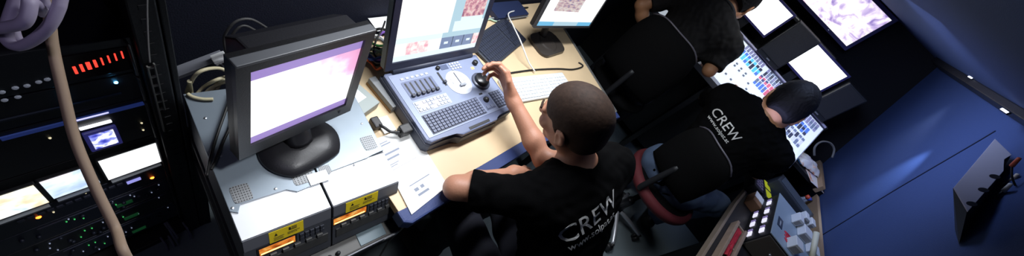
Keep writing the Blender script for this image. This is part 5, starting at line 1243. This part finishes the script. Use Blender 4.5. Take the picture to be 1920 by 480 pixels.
for k, (u, v, col, lab) in enumerate(((1908, 300, (.6, .12, .05), 'orange-red plug sticking out beside the perforated wall box'), (1892, 348, (.5, .5, .45), 'pale plug below the orange one beside the wall box'), (1905, 330, (.55, .5, .4), 'cream plug between the orange and pale ones at the right edge'), (1880, 372, (.45, .05, .05), 'dark red plug lowest beside the wall box'))):
    p = at(u, v, 1.22 + .02 * k); a = p + Vector((-.01, .02, .008)); tt = thing('cable_plug', lab, 'plug', Matrix.Translation(p), 'plugs at the wall box')
    bm = BM(); tube(bm, [(.012, -.02, -.02), (-.004, .006, .006)], [.007, .0055], 12); obj('plug_body', bm, mat('plug_%d' % k, col, .45), tt, True)
    bm = BM(); z_ = p.z - .05; w0 = Vector((p.x + .0, wy(z_) + .003, z_)) - p; tube(bm, [(.012, -.02, -.02), w0 * .6 + Vector((.0, 0, -.01)), w0], .003, 8, 6); obj('lead', bm, BLKC, tt, True)
# ================================================================== LIGHT
w = bpy.data.worlds.new('world'); SC.world = w; w.use_nodes = True
w.node_tree.nodes['Background'].inputs['Color'].default_value = (.25, .35, .8, 1); w.node_tree.nodes['Background'].inputs['Strength'].default_value = .01
def area(name, p, aim, sx, sy, power, col=(1, 1, 1), spread=180):
    l = bpy.data.lights.new(name, 'AREA'); l.shape = 'RECTANGLE'; l.size = sx; l.size_y = sy; l.energy = power; l.color = col; l.spread = math.radians(spread)
    o = bpy.data.objects.new(name, l); COL.objects.link(o); o.location = p
    o.rotation_euler = (Vector(aim) - Vector(p)).to_track_quat('-Z', 'Y').to_euler(); return o
def spot(name, p, aim, power, ang, blend, col, rad=.02):
    l = bpy.data.lights.new(name, 'SPOT'); l.energy = power; l.spot_size = math.radians(ang); l.spot_blend = blend; l.color = col; l.shadow_soft_size = rad
    o = bpy.data.objects.new(name, l); COL.objects.link(o); o.location = p
    o.rotation_euler = (Vector(aim) - Vector(p)).to_track_quat('-Z', 'Y').to_euler(); return o
# lamps over the desk (ceiling tubes, out of frame) and an added cable fill
area('desk_lamp', (1.0, .55, 1.80), (1.0, .3, .74), .9, .10, 14, (.93, .96, 1.), 130)
spot('recorder_lamp', (.42, .02, 1.80), (.30, .28, .78), 28, 40, .7, (.95, .97, 1.), .05)
spot('cable_fill', (-.25, .05, 1.80), (-.12, .28, 1.35), 2.2, 50, .6, (.75, .68, 1.), .04)  # added fill that brightens the hanging cables, no fixture there
area('console_lamp', (2.75, -.2, 1.80), (3.0, -.3, 1.0), .15, .8, 2.0, (.9, .95, 1.), 110)
# blue wash on the wall
a, b = onp(1790, 245, WP, WN), onp(1640, 380, WP, WN)
spot('wall_spot', onp(1815, 235, WP, WN) + WN * .10, onp(1650, 350, WP, WN), 20, 36, 1., (.5, .68, 1.), .01)
area('wall_wash', (2.2, -.35, 1.78), (2.7, -1.3, 1.1), .3, .3, 6.0, (.5, .62, 1.), 120)
area('floor_wash', (1.55, -.25, 1.80), (1.75, -.3, 0), .3, .3, 1.9, (.85, .93, 1.), 120)
spot('end_fill', (2.85, -.95, 1.82), (2.75, -1.12, .9), 7, 75, .7, (.95, .95, 1.), .05)  # added fill to brighten the clutter at the control desk's end
area('ceiling_fill', (2.0, -.5, 1.25), (2.3, -.6, 1.85), .2, .2, .5, (.45, .5, 1.), 140)  # added upward light, floating in the room, to lift the ceiling
SC.view_settings.view_transform = 'Standard'; SC.view_settings.look = 'None'; SC.view_settings.gamma = 1; SC.view_settings.exposure = 0; SC.view_settings.use_curve_mapping = False
SC.cycles.use_denoising = True
try: SC.cycles.denoiser = 'OPENIMAGEDENOISE'
except Exception: pass
SC.cycles.max_bounces = 6; SC.cycles.sample_clamp_indirect = 4
